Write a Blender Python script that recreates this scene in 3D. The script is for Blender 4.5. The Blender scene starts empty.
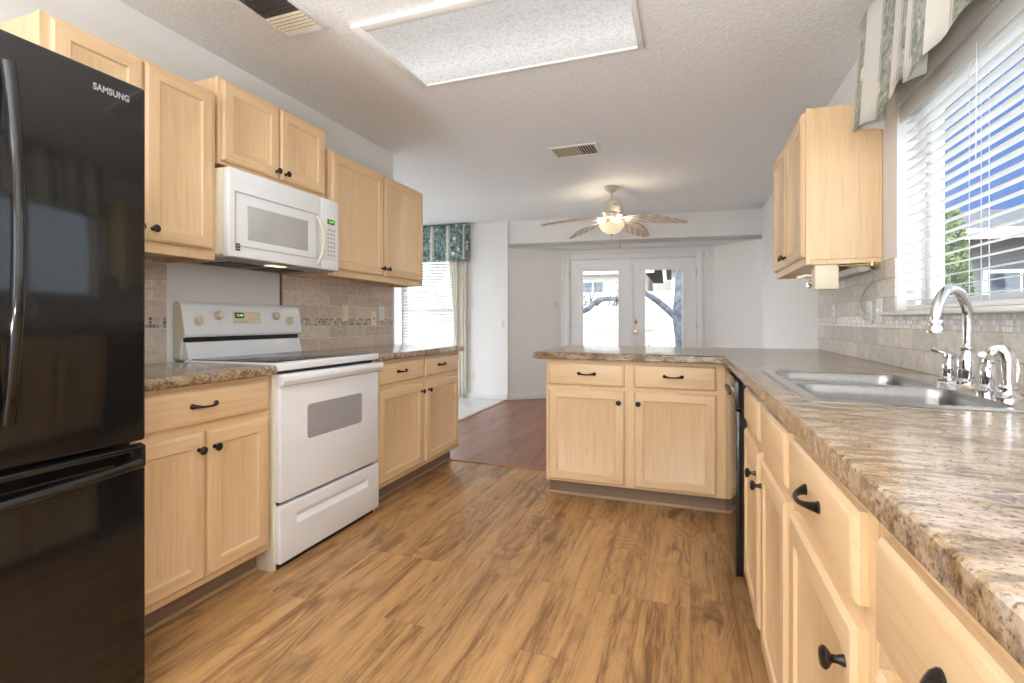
import bpy, bmesh, math, random
from mathutils import Vector, Matrix
C = bpy.context
SC = C.scene
COL = SC.collection
R = math.radians
PI = math.pi

# ------------------------------------------------------------------ camera
cam_d = bpy.data.cameras.new('camera')
cam = bpy.data.objects.new('camera', cam_d)
COL.objects.link(cam)
cam.location = (0, 0, 1.11)
cam.rotation_euler = (R(90), 0, R(19.75))
cam_d.sensor_width = 36.0
cam_d.lens = 497.0 / 1024 * 36.0
cam_d.shift_y = -(341.5 - 320.9) / 1024
cam_d.clip_start = 0.02
SC.camera = cam

# ------------------------------------------------------------------ view
vs = SC.view_settings
vs.view_transform = 'Standard'
vs.look = 'None'
vs.gamma = 1.0
vs.use_curve_mapping = False
vs.exposure = 0.56

# ------------------------------------------------------------------ node helpers
def nmat(name):
    m = bpy.data.materials.new(name)
    m.use_nodes = True
    nt = m.node_tree
    b = nt.nodes['Principled BSDF']
    return m, nt, b

def N(nt, typ, **kw):
    n = nt.nodes.new(typ)
    for k, v in kw.items():
        if k in n.inputs.keys():
            n.inputs[k].default_value = v
        else:
            setattr(n, k, v)
    return n

def L(nt, a, b):
    nt.links.new(a, b)

def ramp(nt, fac, stops):
    r = nt.nodes.new('ShaderNodeValToRGB')
    e = r.color_ramp.elements
    while len(e) < len(stops):
        e.new(0.5)
    for i, (p, c) in enumerate(stops):
        e[i].position = p
        e[i].color = (c[0], c[1], c[2], 1) if len(c) == 3 else c
    L(nt, fac, r.inputs['Fac'])
    return r.outputs['Color']

def mixc(nt, fac, a, b, mode='MIX'):
    m = nt.nodes.new('ShaderNodeMix')
    m.data_type = 'RGBA'
    m.blend_type = mode
    for s, v in ((m.inputs[0], fac), (m.inputs[6], a), (m.inputs[7], b)):
        if isinstance(v, (int, float)):
            s.default_value = v
        elif isinstance(v, tuple):
            s.default_value = (v[0], v[1], v[2], 1)
        else:
            L(nt, v, s)
    return m.outputs[2]

def math_(nt, op, a, b=None, c=None):
    m = nt.nodes.new('ShaderNodeMath')
    m.operation = op
    for i, v in enumerate((a, b, c)):
        if v is None:
            continue
        if isinstance(v, (int, float)):
            m.inputs[i].default_value = v
        else:
            L(nt, v, m.inputs[i])
    return m.outputs[0]

def vmul(nt, v, s, off=None):
    m = nt.nodes.new('ShaderNodeMapping')
    L(nt, v, m.inputs['Vector'])
    m.inputs['Scale'].default_value = s
    if off is not None:
        if isinstance(off, tuple):
            m.inputs['Location'].default_value = off
        else:
            L(nt, off, m.inputs['Location'])
    return m.outputs['Vector']

def noise(nt, vec, scale=1, detail=4, rough=.5, dist=0):
    n = nt.nodes.new('ShaderNodeTexNoise')
    n.inputs['Scale'].default_value = scale
    n.inputs['Detail'].default_value = detail
    n.inputs['Roughness'].default_value = rough
    n.inputs['Distortion'].default_value = dist
    if vec is not None:
        L(nt, vec, n.inputs['Vector'])
    return n.outputs['Fac']

def bump(nt, b, h, strength=.2, dist=.002):
    n = nt.nodes.new('ShaderNodeBump')
    n.inputs['Strength'].default_value = strength
    n.inputs['Distance'].default_value = dist
    L(nt, h, n.inputs['Height'])
    L(nt, n.outputs['Normal'], b.inputs['Normal'])

def objco(nt):
    return nt.nodes.new('ShaderNodeTexCoord').outputs['Object']

def plain(name, col, rough=.5, metal=0, spec=.5, emis=None, es=0, coat=0, var=0.03, vscale=6):
    m, nt, b = nmat(name)
    co = objco(nt)
    f = noise(nt, co, vscale, 3)
    d = tuple(max(0, c * (1 - var * 2)) for c in col)
    u = tuple(min(1, c * (1 + var)) for c in col)
    L(nt, ramp(nt, f, [(.3, d), (.7, u)]), b.inputs['Base Color'])
    b.inputs['Roughness'].default_value = rough
    b.inputs['Metallic'].default_value = metal
    b.inputs['Specular IOR Level'].default_value = spec
    b.inputs['Coat Weight'].default_value = coat
    if emis:
        b.inputs['Emission Color'].default_value = (*emis, 1)
        b.inputs['Emission Strength'].default_value = es
    return m

# ------------------------------------------------------------------ world: clear sky, brightest on the sun's side behind the camera
w = bpy.data.worlds.new('sky')
SC.world = w
w.use_nodes = True
nt = w.node_tree
bg = nt.nodes['Background']
tc = nt.nodes.new('ShaderNodeTexCoord')
sp = nt.nodes.new('ShaderNodeSeparateXYZ')
L(nt, tc.outputs['Generated'], sp.inputs[0])
skyc = ramp(nt, sp.outputs['Z'], [(0.0, (.30, .48, .86)), (.10, (.22, .40, .86)), (.45, (.12, .29, .82)), (1, (.10, .2, .6))])
def lobe(sock, lo, hi):
    mr = nt.nodes.new('ShaderNodeMapRange')
    mr.interpolation_type = 'SMOOTHSTEP'
    mr.inputs['From Min'].default_value = lo
    mr.inputs['From Max'].default_value = hi
    L(nt, math_(nt, 'MULTIPLY', sock, -1.0), mr.inputs['Value'])
    return mr.outputs['Result']
glow = math_(nt, 'MAXIMUM', lobe(sp.outputs['Y'], .15, .8), math_(nt, 'MULTIPLY', lobe(sp.outputs['X'], -.1, .5), 1.15))
east = lobe(math_(nt, 'MULTIPLY', sp.outputs['X'], -1.0), .56, .85)
col = mixc(nt, glow, skyc, (.88, .94, 1.0))
col = mixc(nt, east, col, (.74, .87, 1.0))
L(nt, col, bg.inputs['Color'])
st = math_(nt, 'ADD', math_(nt, 'MULTIPLY_ADD', glow, 3.6, 0.66), math_(nt, 'MULTIPLY', east, 1.2))
L(nt, st, bg.inputs['Strength'])

# ------------------------------------------------------------------ sun
sd = bpy.data.lights.new('sun', 'SUN')
sd.energy = 2.2
sd.angle = R(.6)
sd.color = (1, .98, .95)
so = bpy.data.objects.new('sun', sd)
COL.objects.link(so)
so.rotation_euler = Vector((-0.42, 1.0, -0.75)).to_track_quat('-Z', 'Y').to_euler()

# ------------------------------------------------------------------ materials
def wood_mat(name, axis, light=(.79, .56, .32), dark=(.67, .44, .225), rough=.36):
    m, nt, b = nmat(name)
    co = objco(nt)
    oi = nt.nodes.new('ShaderNodeObjectInfo')
    off = nt.nodes.new('ShaderNodeCombineXYZ')
    r = math_(nt, 'MULTIPLY', oi.outputs['Random'], 37.0)
    for i in range(3):
        L(nt, r, off.inputs[i])
    s = [60, 60, 60]
    s[axis] = 2.2
    v = vmul(nt, co, tuple(s), off.outputs[0])
    fine = noise(nt, v, 1.6, 5, .6, .3)
    s2 = [5, 5, 5]
    s2[axis] = .8
    v2 = vmul(nt, co, tuple(s2), off.outputs[0])
    broad = noise(nt, v2, 1.0, 2, .5, .4)
    rings = math_(nt, 'SINE', math_(nt, 'MULTIPLY', broad, 46.0))
    rings = math_(nt, 'MULTIPLY_ADD', rings, .07, .5)
    f = math_(nt, 'ADD', math_(nt, 'MULTIPLY', fine, .6), math_(nt, 'MULTIPLY', rings, .45))
    c = ramp(nt, f, [(.32, dark), (.52, light), (.75, tuple(min(1, k * 1.05) for k in light))])
    L(nt, c, b.inputs['Base Color'])
    b.inputs['Roughness'].default_value = rough
    b.inputs['Coat Weight'].default_value = .12
    b.inputs['Coat Roughness'].default_value = .25
    return m

M = {}
M['wood_v'] = wood_mat('maple_upright_grain', 2)
M['wood_h'] = wood_mat('maple_level_grain', 0)
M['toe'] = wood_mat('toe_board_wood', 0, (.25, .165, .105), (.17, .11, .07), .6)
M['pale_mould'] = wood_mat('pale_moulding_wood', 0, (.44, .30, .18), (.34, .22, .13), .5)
M['wall'] = plain('wall_paint', (.83, .815, .795), .85, var=.012, vscale=2)
M['trim'] = plain('trim_paint', (.84, .83, .81), .5, var=.01)
M['door_white'] = plain('door_paint', (.86, .86, .86), .4, var=.01)
M['knob'] = plain('oil_rubbed_bronze', (.045, .036, .032), .32, .75, var=.2, vscale=60)
M['white_app'] = plain('white_enamel', (.87, .89, .915), .18, 0, .5, coat=.4, var=.008)
M['white_plastic'] = plain('white_plastic', (.82, .82, .80), .35, var=.01)
M['cream_app'] = plain('cream_side_panel', (.80, .74, .58), .35, var=.02)
M['cream_pl'] = plain('cream_plastic', (.80, .71, .52), .4, var=.02)
M['ivory'] = plain('ivory_switch', (.82, .74, .56), .4, var=.02)
M['black_gap'] = plain('black_gap_shade', (.012, .012, .013), .5, var=.1)  # black stands in for the shade inside gaps and slots
M['dark_pl'] = plain('dark_plastic', (.03, .03, .035), .3, var=.1)
M['display'] = plain('green_display', (.01, .02, .01), .2, emis=(.15, .9, .12), es=.0)
M['digits'] = plain('green_digits', (.05, .4, .05), .3, emis=(.3, 1, .12), es=1.2)
M['oven_win'] = plain('grey_oven_window', (.36, .36, .38), .12, coat=.5, var=.04)
M['mw_win'] = plain('microwave_window', (.50, .51, .49), .2, coat=.4, var=.05)
M['grey_lines'] = plain('pale_grey_line', (.52, .52, .53), .4)
M['brass'] = plain('brass', (.78, .58, .28), .25, 1)
M['chrome'] = plain('chrome', (.82, .82, .84), .06, 1, var=.01)
M['steel_bright'] = plain('steel_rim', (.72, .72, .73), .22, 1, var=.02)
M['fan_beige'] = plain('beige_fan_metal', (.62, .57, .47), .4, var=.03)
M['blade_rib'] = plain('blade_rib', (.50, .36, .22), .5)
M['alu'] = plain('aluminium', (.62, .62, .62), .35, .9)
M['mesh_grey'] = plain('grease_filter', (.40, .39, .37), .5, .6, var=.2, vscale=200)
M['slat'] = plain('blind_slat', (.85, .85, .84), .4, var=.01)
M['cord'] = plain('grey_cord', (.50, .47, .42), .5)
M['tree_bark'] = plain('bark', (.12, .125, .15), .9, var=.3, vscale=9)
M['grout'] = plain('silicone', (.80, .79, .76), .5)

def black_gloss():
    m, nt, b = nmat('black_fridge_gloss')
    co = objco(nt)
    f = noise(nt, co, 5, 4)
    L(nt, ramp(nt, f, [(.3, (.008, .0075, .007)), (.75, (.014, .013, .012))]), b.inputs['Base Color'])
    b.inputs['Roughness'].default_value = .07
    b.inputs['IOR'].default_value = 1.5
    wv = noise(nt, co, 2.2, 1)
    bump(nt, b, wv, .15, .01)
    return m
M['black_gloss'] = black_gloss()

def brushed():
    m, nt, b = nmat('brushed_stainless')
    co = objco(nt)
    v = vmul(nt, co, (90, 6, 90))
    f = noise(nt, v, 1, 3)
    L(nt, ramp(nt, f, [(.3, (.33, .325, .32)), (.7, (.38, .375, .37))]), b.inputs['Base Color'])
    b.inputs['Metallic'].default_value = 1
    b.inputs['Roughness'].default_value = .30
    return m
M['steel'] = brushed()

def granite():
    m, nt, b = nmat('granite_laminate')
    co = objco(nt)
    v = vmul(nt, co, (8, 19, 19))
    big = noise(nt, v, .6, 4, .6, .9)
    med = noise(nt, v, 2.1, 6, .66, .8)
    fin = noise(nt, co, 150, 3, .6)
    c1 = ramp(nt, med, [(.30, (.030, .020, .014)), (.41, (.12, .07, .036)), (.48, (.40, .25, .10)),
                        (.54, (.58, .44, .26)), (.62, (.66, .57, .48)), (.74, (.36, .32, .30))])
    c2 = ramp(nt, big, [(.36, (.10, .07, .05)), (.46, (.40, .29, .17)), (.58, (.60, .52, .44)), (.72, (.38, .35, .33))])
    c = mixc(nt, .42, c1, c2)
    sp_ = ramp(nt, fin, [(.36, (.25, .20, .16)), (.45, (1, 1, 1)), (.62, (1, 1, 1)), (.72, (1.15, 1.12, 1.08))])
    c = mixc(nt, .8, c, sp_, 'MULTIPLY')
    c = mixc(nt, 1.0, c, (.86, .82, .80), 'MULTIPLY')
    L(nt, c, b.inputs['Base Color'])
    b.inputs['Roughness'].default_value = .22
    b.inputs['Coat Weight'].default_value = .3
    b.inputs['Coat Roughness'].default_value = .12
    return m
M['granite'] = granite()

def planks(name, base, dark, deep, pw, pl, shift):
    m, nt, b = nmat(name)
    co = objco(nt)
    sx = nt.nodes.new('ShaderNodeSeparateXYZ')
    L(nt, co, sx.inputs[0])
    cb = nt.nodes.new('ShaderNodeCombineXYZ')
    L(nt, math_(nt, 'ADD', sx.outputs['Y'], shift), cb.inputs[0])
    L(nt, sx.outputs['X'], cb.inputs[1])
    br = nt.nodes.new('ShaderNodeTexBrick')
    br.offset = .37
    br.offset_frequency = 3
    br.inputs['Color1'].default_value = (0, 0, 0, 1)
    br.inputs['Color2'].default_value = (1, 1, 1, 1)
    br.inputs['Mortar'].default_value = (.5, .5, .5, 1)
    br.inputs['Scale'].default_value = 1
    br.inputs['Brick Width'].default_value = pl
    br.inputs['Row Height'].default_value = pw
    br.inputs['Mortar Size'].default_value = .0012
    br.inputs['Mortar Smooth'].default_value = .2
    L(nt, cb.outputs[0], br.inputs['Vector'])
    rnd = br.outputs['Color']
    cb2 = nt.nodes.new('ShaderNodeCombineXYZ')
    L(nt, math_(nt, 'MULTIPLY', sx.outputs['X'], 1.0), cb2.inputs[0])
    L(nt, math_(nt, 'MULTIPLY', sx.outputs['Y'], .07), cb2.inputs[1])
    L(nt, math_(nt, 'MULTIPLY', rnd, 13.0), cb2.inputs[2])
    cb3 = nt.nodes.new('ShaderNodeCombineXYZ')
    L(nt, sx.outputs['X'], cb3.inputs[0])
    L(nt, math_(nt, 'MULTIPLY', sx.outputs['Y'], .26), cb3.inputs[1])
    L(nt, math_(nt, 'MULTIPLY', rnd, 7.0), cb3.inputs[2])
    streak = noise(nt, cb2.outputs[0], 16, 6, .6, .5)
    fine = noise(nt, cb2.outputs[0], 110, 4, .7, .1)
    low = noise(nt, cb3.outputs[0], 5.5, 2, .45, .5)
    ring = math_(nt, 'SINE', math_(nt, 'MULTIPLY', low, 95.0))
    ring = math_(nt, 'MULTIPLY_ADD', ring, .5, .5)
    patch = noise(nt, cb3.outputs[0], 4.2, 2, .5, .2)
    pm = nt.nodes.new('ShaderNodeMapRange')
    pm.inputs['From Min'].default_value = .50
    pm.inputs['From Max'].default_value = .66
    L(nt, patch, pm.inputs['Value'])
    f = math_(nt, 'ADD', math_(nt, 'MULTIPLY', streak, .62), math_(nt, 'MULTIPLY', fine, .40))
    c = ramp(nt, f, [(.40, dark), (.51, base), (.62, tuple(min(1, k * 1.22) for k in base))])
    c = mixc(nt, math_(nt, 'MULTIPLY', math_(nt, 'MULTIPLY', ring, pm.outputs['Result']), .8), c, dark)
    # deep mineral streaks
    ds = noise(nt, cb3.outputs[0], 8.5, 3, .5, 1.0)
    dm = nt.nodes.new('ShaderNodeMapRange')
    dm.inputs['From Min'].default_value = .59
    dm.inputs['From Max'].default_value = .72
    L(nt, ds, dm.inputs['Value'])
    c = mixc(nt, math_(nt, 'MULTIPLY', dm.outputs['Result'], .8), c, deep)
    tone = ramp(nt, rnd, [(0, (.90, .89, .88)), (1, (1.06, 1.06, 1.06))])
    c = mixc(nt, 1.0, c, tone, 'MULTIPLY')
    c = mixc(nt, math_(nt, 'MULTIPLY', br.outputs['Fac'], .45), c, deep)
    L(nt, c, b.inputs['Base Color'])
    b.inputs['Roughness'].default_value = .36
    b.inputs['Specular IOR Level'].default_value = .45
    h = math_(nt, 'SUBTRACT', fine, br.outputs['Fac'])
    bump(nt, b, h, .12, .001)
    return m
M['floor'] = planks('oak_vinyl_plank', (.50, .285, .118), (.25, .125, .048), (.12, .056, .026), .18, 1.22, .4)
M['floor_red'] = planks('reddish_laminate_plank', (.29, .13, .08), (.19, .085, .055), (.09, .04, .03), .125, .9, .1)
M['strip'] = plain('transition_strip_wood', (.36, .16, .075), .4, var=.1)

def tile_floor():
    m, nt, b = nmat('pale_floor_tile')
    co = objco(nt)
    br = nt.nodes.new('ShaderNodeTexBrick')
    br.offset = 0
    br.inputs['Color1'].default_value = (.60, .60, .58, 1)
    br.inputs['Color2'].default_value = (.66, .66, .64, 1)
    br.inputs['Mortar'].default_value = (.48, .47, .45, 1)
    br.inputs['Scale'].default_value = 1
    br.inputs['Brick Width'].default_value = .31
    br.inputs['Row Height'].default_value = .31
    br.inputs['Mortar Size'].default_value = .004
    L(nt, co, br.inputs['Vector'])
    L(nt, br.outputs['Color'], b.inputs['Base Color'])
    b.inputs['Roughness'].default_value = .3
    return m
M['floor_tile'] = tile_floor()

def ceiling_mat():
    m, nt, b = nmat('popcorn_ceiling')
    co = objco(nt)
    n1 = noise(nt, co, 55, 4, .6)
    n2 = noise(nt, co, 18, 3, .5)
    h = math_(nt, 'ADD', n1, math_(nt, 'MULTIPLY', n2, .6))
    L(nt, ramp(nt, n1, [(.35, (.79, .785, .78)), (.6, (.87, .868, .862))]), b.inputs['Base Color'])
    b.inputs['Roughness'].default_value = .95
    bump(nt, b, h, .55, .006)
    return m
M['ceiling'] = ceiling_mat()

def tile_mat(name, c1, c2, mortar, lo, hi, m1, m2, m3):
    """travertine courses with a mosaic band between heights lo and hi; runs along world Y"""
    m, nt, b = nmat(name)
    co = objco(nt)
    sx = nt.nodes.new('ShaderNodeSeparateXYZ')
    L(nt, co, sx.inputs[0])
    Y, Z = sx.outputs['Y'], sx.outputs['Z']
    def brick(zoff, bw, rh, ms, a, c, mo, off=.5):
        cb = nt.nodes.new('ShaderNodeCombineXYZ')
        L(nt, Y, cb.inputs[0])
        L(nt, math_(nt, 'SUBTRACT', Z, zoff), cb.inputs[1])
        br = nt.nodes.new('ShaderNodeTexBrick')
        br.offset = off
        br.inputs['Color1'].default_value = (*a, 1)
        br.inputs['Color2'].default_value = (*c, 1)
        br.inputs['Mortar'].default_value = (*mo, 1)
        br.inputs['Scale'].default_value = 1
        br.inputs['Brick Width'].default_value = bw
        br.inputs['Row Height'].default_value = rh
        br.inputs['Mortar Size'].default_value = ms
        br.inputs['Mortar Smooth'].default_value = .3
        L(nt, cb.outputs[0], br.inputs['Vector'])
        return br
    lowb = brick(lo - .164, .20, .082, .0022, c1, c2, mortar)
    upb = brick(hi, .20, .084, .0022, c1, c2, mortar)
    nrow = .0145
    mos = brick(lo, .0165, (hi - lo) / 3, .0016, m1, m2, m3, 0)
    above = math_(nt, 'GREATER_THAN', Z, hi)
    inband = math_(nt, 'MULTIPLY', math_(nt, 'GREATER_THAN', Z, lo), math_(nt, 'LESS_THAN', Z, hi))
    c = mixc(nt, above, lowb.outputs['Color'], upb.outputs['Color'])
    mot = noise(nt, vmul(nt, co, (1, 1, 1.7)), 26, 6, .7, .4)
    mc = ramp(nt, mot, [(.3, (.74, .71, .68)), (.5, (1, 1, 1)), (.7, (1.12, 1.12, 1.10))])
    c = mixc(nt, .9, c, mc, 'MULTIPLY')
    c = mixc(nt, inband, c, mos.outputs['Color'])
    L(nt, c, b.inputs['Base Color'])
    rr = math_(nt, 'MULTIPLY_ADD', inband, -.35, .5)
    L(nt, rr, b.inputs['Roughness'])
    fac = mixc(nt, above, lowb.outputs['Fac'], upb.outputs['Fac'])
    fac = mixc(nt, inband, fac, mos.outputs['Fac'])
    h = math_(nt, 'SUBTRACT', math_(nt, 'MULTIPLY', mot, .5), fac)
    bump(nt, b, h, .6, .003)
    return m
M['tile_l'] = tile_mat('travertine_warm', (.58, .47, .39), (.72, .61, .52), (.82, .75, .66), 1.077, 1.129, (.22, .14, .085), (.80, .74, .66), (.62, .58, .50))
M['tile_r'] = tile_mat('travertine_grey', (.58, .54, .48), (.76, .71, .64), (.50, .41, .28), 1.078, 1.132, (.50, .48, .45), (.88, .87, .85), (.60, .56, .50))

def fabric(name, ground, flor, per, sw):
    m, nt, b = nmat(name)
    uv = nt.nodes.new('ShaderNodeTexCoord').outputs['UV']
    sx = nt.nodes.new('ShaderNodeSeparateXYZ')
    L(nt, uv, sx.inputs[0])
    fr = math_(nt, 'FRACT', math_(nt, 'DIVIDE', sx.outputs['X'], per))
    stripe = math_(nt, 'LESS_THAN', fr, sw)
    thin = math_(nt, 'LESS_THAN', math_(nt, 'ABSOLUTE', math_(nt, 'SUBTRACT', fr, sw + .05)), .025)
    n1 = noise(nt, uv, 20, 3, .5, 1.4)
    n2 = noise(nt, vmul(nt, uv, (1, 1, 1), (5, 3, 0)), 14, 2, .5, .8)
    c = ramp(nt, n1, flor)
    vo = nt.nodes.new('ShaderNodeTexVoronoi')
    vo.inputs['Scale'].default_value = 9
    L(nt, uv, vo.inputs['Vector'])
    flower = math_(nt, 'LESS_THAN', math_(nt, 'ADD', vo.outputs['Distance'], math_(nt, 'MULTIPLY', n1, .35)), .43)
    petal = ramp(nt, n2, [(.40, (.72, .48, .38)), (.48, (.78, .74, .58)), (.6, (.80, .78, .72))])
    c = mixc(nt, flower, c, petal)
    c = mixc(nt, stripe, c, ground)
    c = mixc(nt, thin, c, tuple(k * .75 for k in ground))
    L(nt, c, b.inputs['Base Color'])
    b.inputs['Roughness'].default_value = .9
    b.inputs['Sheen Weight'].default_value = .2
    return m
M['fab_l'] = fabric('teal_floral_cotton', (.66, .66, .60),
                    [(.35, (.035, .07, .05)), (.46, (.10, .16, .13)), (.55, (.22, .31, .33)), (.68, (.36, .44, .48))], .26, .15)
M['fab_r'] = fabric('sage_floral_cotton', (.70, .67, .60),
                    [(.35, (.14, .17, .12)), (.48, (.27, .29, .22)), (.60, (.38, .38, .31)), (.72, (.60, .58, .52))], .25, .52)
M['lining'] = plain('curtain_lining', (.74, .70, .62), .9, var=.05, vscale=12)

def sheer():
    m, nt, b = nmat('cream_sheer_curtain')
    uv = nt.nodes.new('ShaderNodeTexCoord').outputs['UV']
    f = noise(nt, vmul(nt, uv, (120, 6, 1)), 1, 3)
    L(nt, ramp(nt, f, [(.3, (.84, .78, .67)), (.7, (.90, .86, .78))]), b.inputs['Base Color'])
    b.inputs['Roughness'].default_value = .9
    tr = nt.nodes.new('ShaderNodeBsdfTranslucent')
    tr.inputs['Color'].default_value = (.85, .78, .66, 1)
    mx = nt.nodes.new('ShaderNodeMixShader')
    mx.inputs[0].default_value = .22
    out = nt.nodes['Material Output']
    L(nt, b.outputs[0], mx.inputs[1])
    L(nt, tr.outputs[0], mx.inputs[2])
    L(nt, mx.outputs[0], out.inputs['Surface'])
    return m
M['sheer'] = sheer()

def glass():
    m, nt, b = nmat('window_glass')
    out = nt.nodes['Material Output']
    tr = nt.nodes.new('ShaderNodeBsdfTransparent')
    co = objco(nt)
    L(nt, ramp(nt, noise(nt, co, 3, 1), [(0, (.94, .96, .96)), (1, (.97, .98, .98))]), tr.inputs['Color'])
    gl = nt.nodes.new('ShaderNodeBsdfGlossy')
    gl.inputs['Roughness'].default_value = .02
    fr = nt.nodes.new('ShaderNodeFresnel')
    fr.inputs['IOR'].default_value = 1.35
    mx = nt.nodes.new('ShaderNodeMixShader')
    ge = nt.nodes.new('ShaderNodeNewGeometry')
    front = math_(nt, 'SUBTRACT', 1.0, ge.outputs['Backfacing'])
    L(nt, math_(nt, 'MULTIPLY', fr.outputs[0], front), mx.inputs[0])
    L(nt, tr.outputs[0], mx.inputs[1])
    L(nt, gl.outputs[0], mx.inputs[2])
    L(nt, mx.outputs[0], out.inputs['Surface'])
    return m
M['glass'] = glass()

def lens_mat():
    m, nt, b = nmat('prismatic_light_lens')
    co = objco(nt)
    vo = nt.nodes.new('ShaderNodeTexVoronoi')
    vo.inputs['Scale'].default_value = 70
    L(nt, co, vo.inputs['Vector'])
    sx = nt.nodes.new('ShaderNodeSeparateXYZ')
    L(nt, co, sx.inputs[0])
    # two tubes behind the lens: brighter bands along X
    t = math_(nt, 'ABSOLUTE', math_(nt, 'SUBTRACT', sx.outputs['Y'], 2.43))
    band = nt.nodes.new('ShaderNodeMapRange')
    band.inputs['From Min'].default_value = 0
    band.inputs['From Max'].default_value = .30
    band.inputs['To Min'].default_value = 1.25
    band.inputs['To Max'].default_value = .72
    L(nt, t, band.inputs['Value'])
    k = math_(nt, 'MULTIPLY_ADD', vo.outputs['Distance'], -.55, 1.18)
    st_ = math_(nt, 'MULTIPLY', math_(nt, 'MULTIPLY', band.outputs['Result'], k), LENS)
    b.inputs['Base Color'].default_value = (.30, .30, .30, 1)
    b.inputs['Emission Color'].default_value = (1, .985, .96, 1)
    L(nt, st_, b.inputs['Emission Strength'])
    return m
LENS = .40
M['lens'] = lens_mat()
M['bowl'] = plain('frosted_glass_bowl', (.85, .72, .5), .3, emis=(1, .80, .50), es=.42)
M['mw_lamp'] = plain('small_lamp_lens', (.9, .8, .6), .3, emis=(1, .80, .5), es=1.0)

def blade_mat():
    m, nt, b = nmat('palm_leaf_blade')
    co = objco(nt)
    sx = nt.nodes.new('ShaderNodeSeparateXYZ')
    L(nt, co, sx.inputs[0])
    v = math_(nt, 'ADD', math_(nt, 'MULTIPLY', math_(nt, 'ABSOLUTE', sx.outputs['Y']), 95.0), math_(nt, 'MULTIPLY', sx.outputs['X'], -50.0))
    r = math_(nt, 'SINE', v)
    f = math_(nt, 'MULTIPLY_ADD', r, .5, .5)
    L(nt, ramp(nt, f, [(.1, (.62, .53, .44)), (.5, (.80, .75, .69)), (1, (.86, .83, .79))]), b.inputs['Base Color'])
    b.inputs['Roughness'].default_value = .45
    tr = nt.nodes.new('ShaderNodeBsdfTranslucent')
    tr.inputs['Color'].default_value = (.8, .55, .3, 1)
    mx = nt.nodes.new('ShaderNodeMixShader')
    mx.inputs[0].default_value = .3
    L(nt, b.outputs[0], mx.inputs[1]); L(nt, tr.outputs[0], mx.inputs[2])
    L(nt, mx.outputs[0], nt.nodes['Material Output'].inputs['Surface'])
    bump(nt, b, f, .5, .004)
    return m
M['blade'] = blade_mat()

def boards(name, a, c, gap, wdt, axis='X'):
    m, nt, b = nmat(name)
    co = objco(nt)
    sx = nt.nodes.new('ShaderNodeSeparateXYZ')
    L(nt, co, sx.inputs[0])
    u = math_(nt, 'FRACT', math_(nt, 'DIVIDE', sx.outputs[axis], wdt))
    g = math_(nt, 'LESS_THAN', u, .06)
    n = noise(nt, vmul(nt, co, (12, 12, 1.2)), 1, 4)
    cc = ramp(nt, n, [(.3, a), (.7, c)])
    L(nt, mixc(nt, g, cc, gap), b.inputs['Base Color'])
    b.inputs['Roughness'].default_value = .8
    return m
M['fence'] = boards('weathered_fence_boards', (.60, .55, .48), (.74, .70, .63), (.30, .27, .24), .14)
M['siding'] = boards('pale_siding', (.62, .58, .52), (.70, .66, .60), (.45, .42, .38), .16, 'Z')
M['roof'] = boards('grey_shingles', (.10, .10, .105), (.15, .148, .15), (.07, .07, .07), .14, 'Y')
M['fascia'] = plain('pale_fascia', (.62, .60, .57), .7)
M['shade_wall'] = plain('shaded_siding_wall', (.17, .17, .19), .8)  # porch shade put into the dark wall colour
M['ext_glass'] = plain('dark_window_glass', (.05, .07, .10), .08, coat=.6)
M['grass'] = plain('winter_lawn', (.34, .30, .20), .95, var=.25, vscale=3)
M['patio'] = plain('concrete_patio', (.62, .60, .57), .9, var=.06, vscale=3)
M['dark_trim'] = plain('dark_gold_edge_trim', (.20, .14, .07), .4)
M['bowl_plain'] = plain('white_glass_shade', (.8, .8, .78), .4)
M['duct'] = plain('duct_shade_grey', (.09, .085, .08), .8)
M['bounce_pale'] = plain('bounce_concrete', (.80, .785, .76), .9, var=.04, vscale=2)  # pale slab colour for bouncing light indoors
M['leaf'] = plain('conifer_leaf', (.16, .22, .06), .8, var=.5, vscale=18)
M['orange'] = plain('orange_lamp_glass', (.85, .30, .05), .4)

# ------------------------------------------------------------------ mesh helpers
def BM():
    return bmesh.new()

def box(bm, a, b, bev=0, seg=2, mat=0, faces=None):
    x0, y0, z0 = [min(p, q) for p, q in zip(a, b)]
    x1, y1, z1 = [max(p, q) for p, q in zip(a, b)]
    v = [bm.verts.new(p) for p in ((x0, y0, z0), (x1, y0, z0), (x1, y1, z0), (x0, y1, z0),
                                   (x0, y0, z1), (x1, y0, z1), (x1, y1, z1), (x0, y1, z1))]
    fs = [bm.faces.new([v[i] for i in q]) for q in ((0, 3, 2, 1), (4, 5, 6, 7), (0, 1, 5, 4), (1, 2, 6, 5), (2, 3, 7, 6), (3, 0, 4, 7))]
    for f in fs:
        f.material_index = mat
    if bev:
        es = list({e for f in fs for e in f.edges})
        r = bmesh.ops.bevel(bm, geom=es, offset=bev, segments=seg, profile=.5, affect='EDGES', clamp_overlap=True)
        for f in r['faces']:
            f.material_index = mat
    return fs

def prism(bm, pts, axis, lo, hi, bev=0, seg=2, mat=0):
    """pts: 2D outline; axis 0/1/2 = extrude direction; the other two axes in order"""
    def P(p, h):
        q = list(p)
        q.insert(axis, h)
        return q
    a = [bm.verts.new(P(p, lo)) for p in pts]
    b = [bm.verts.new(P(p, hi)) for p in pts]
    n = len(pts)
    fs = [bm.faces.new(a[::-1]), bm.faces.new(b)]
    for i in range(n):
        fs.append(bm.faces.new([a[i], a[(i + 1) % n], b[(i + 1) % n], b[i]]))
    for f in fs:
        f.material_index = mat
    if bev:
        es = list({e for f in fs for e in f.edges})
        bmesh.ops.bevel(bm, geom=es, offset=bev, segments=seg, profile=.5, affect='EDGES', clamp_overlap=True)
    return fs

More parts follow.
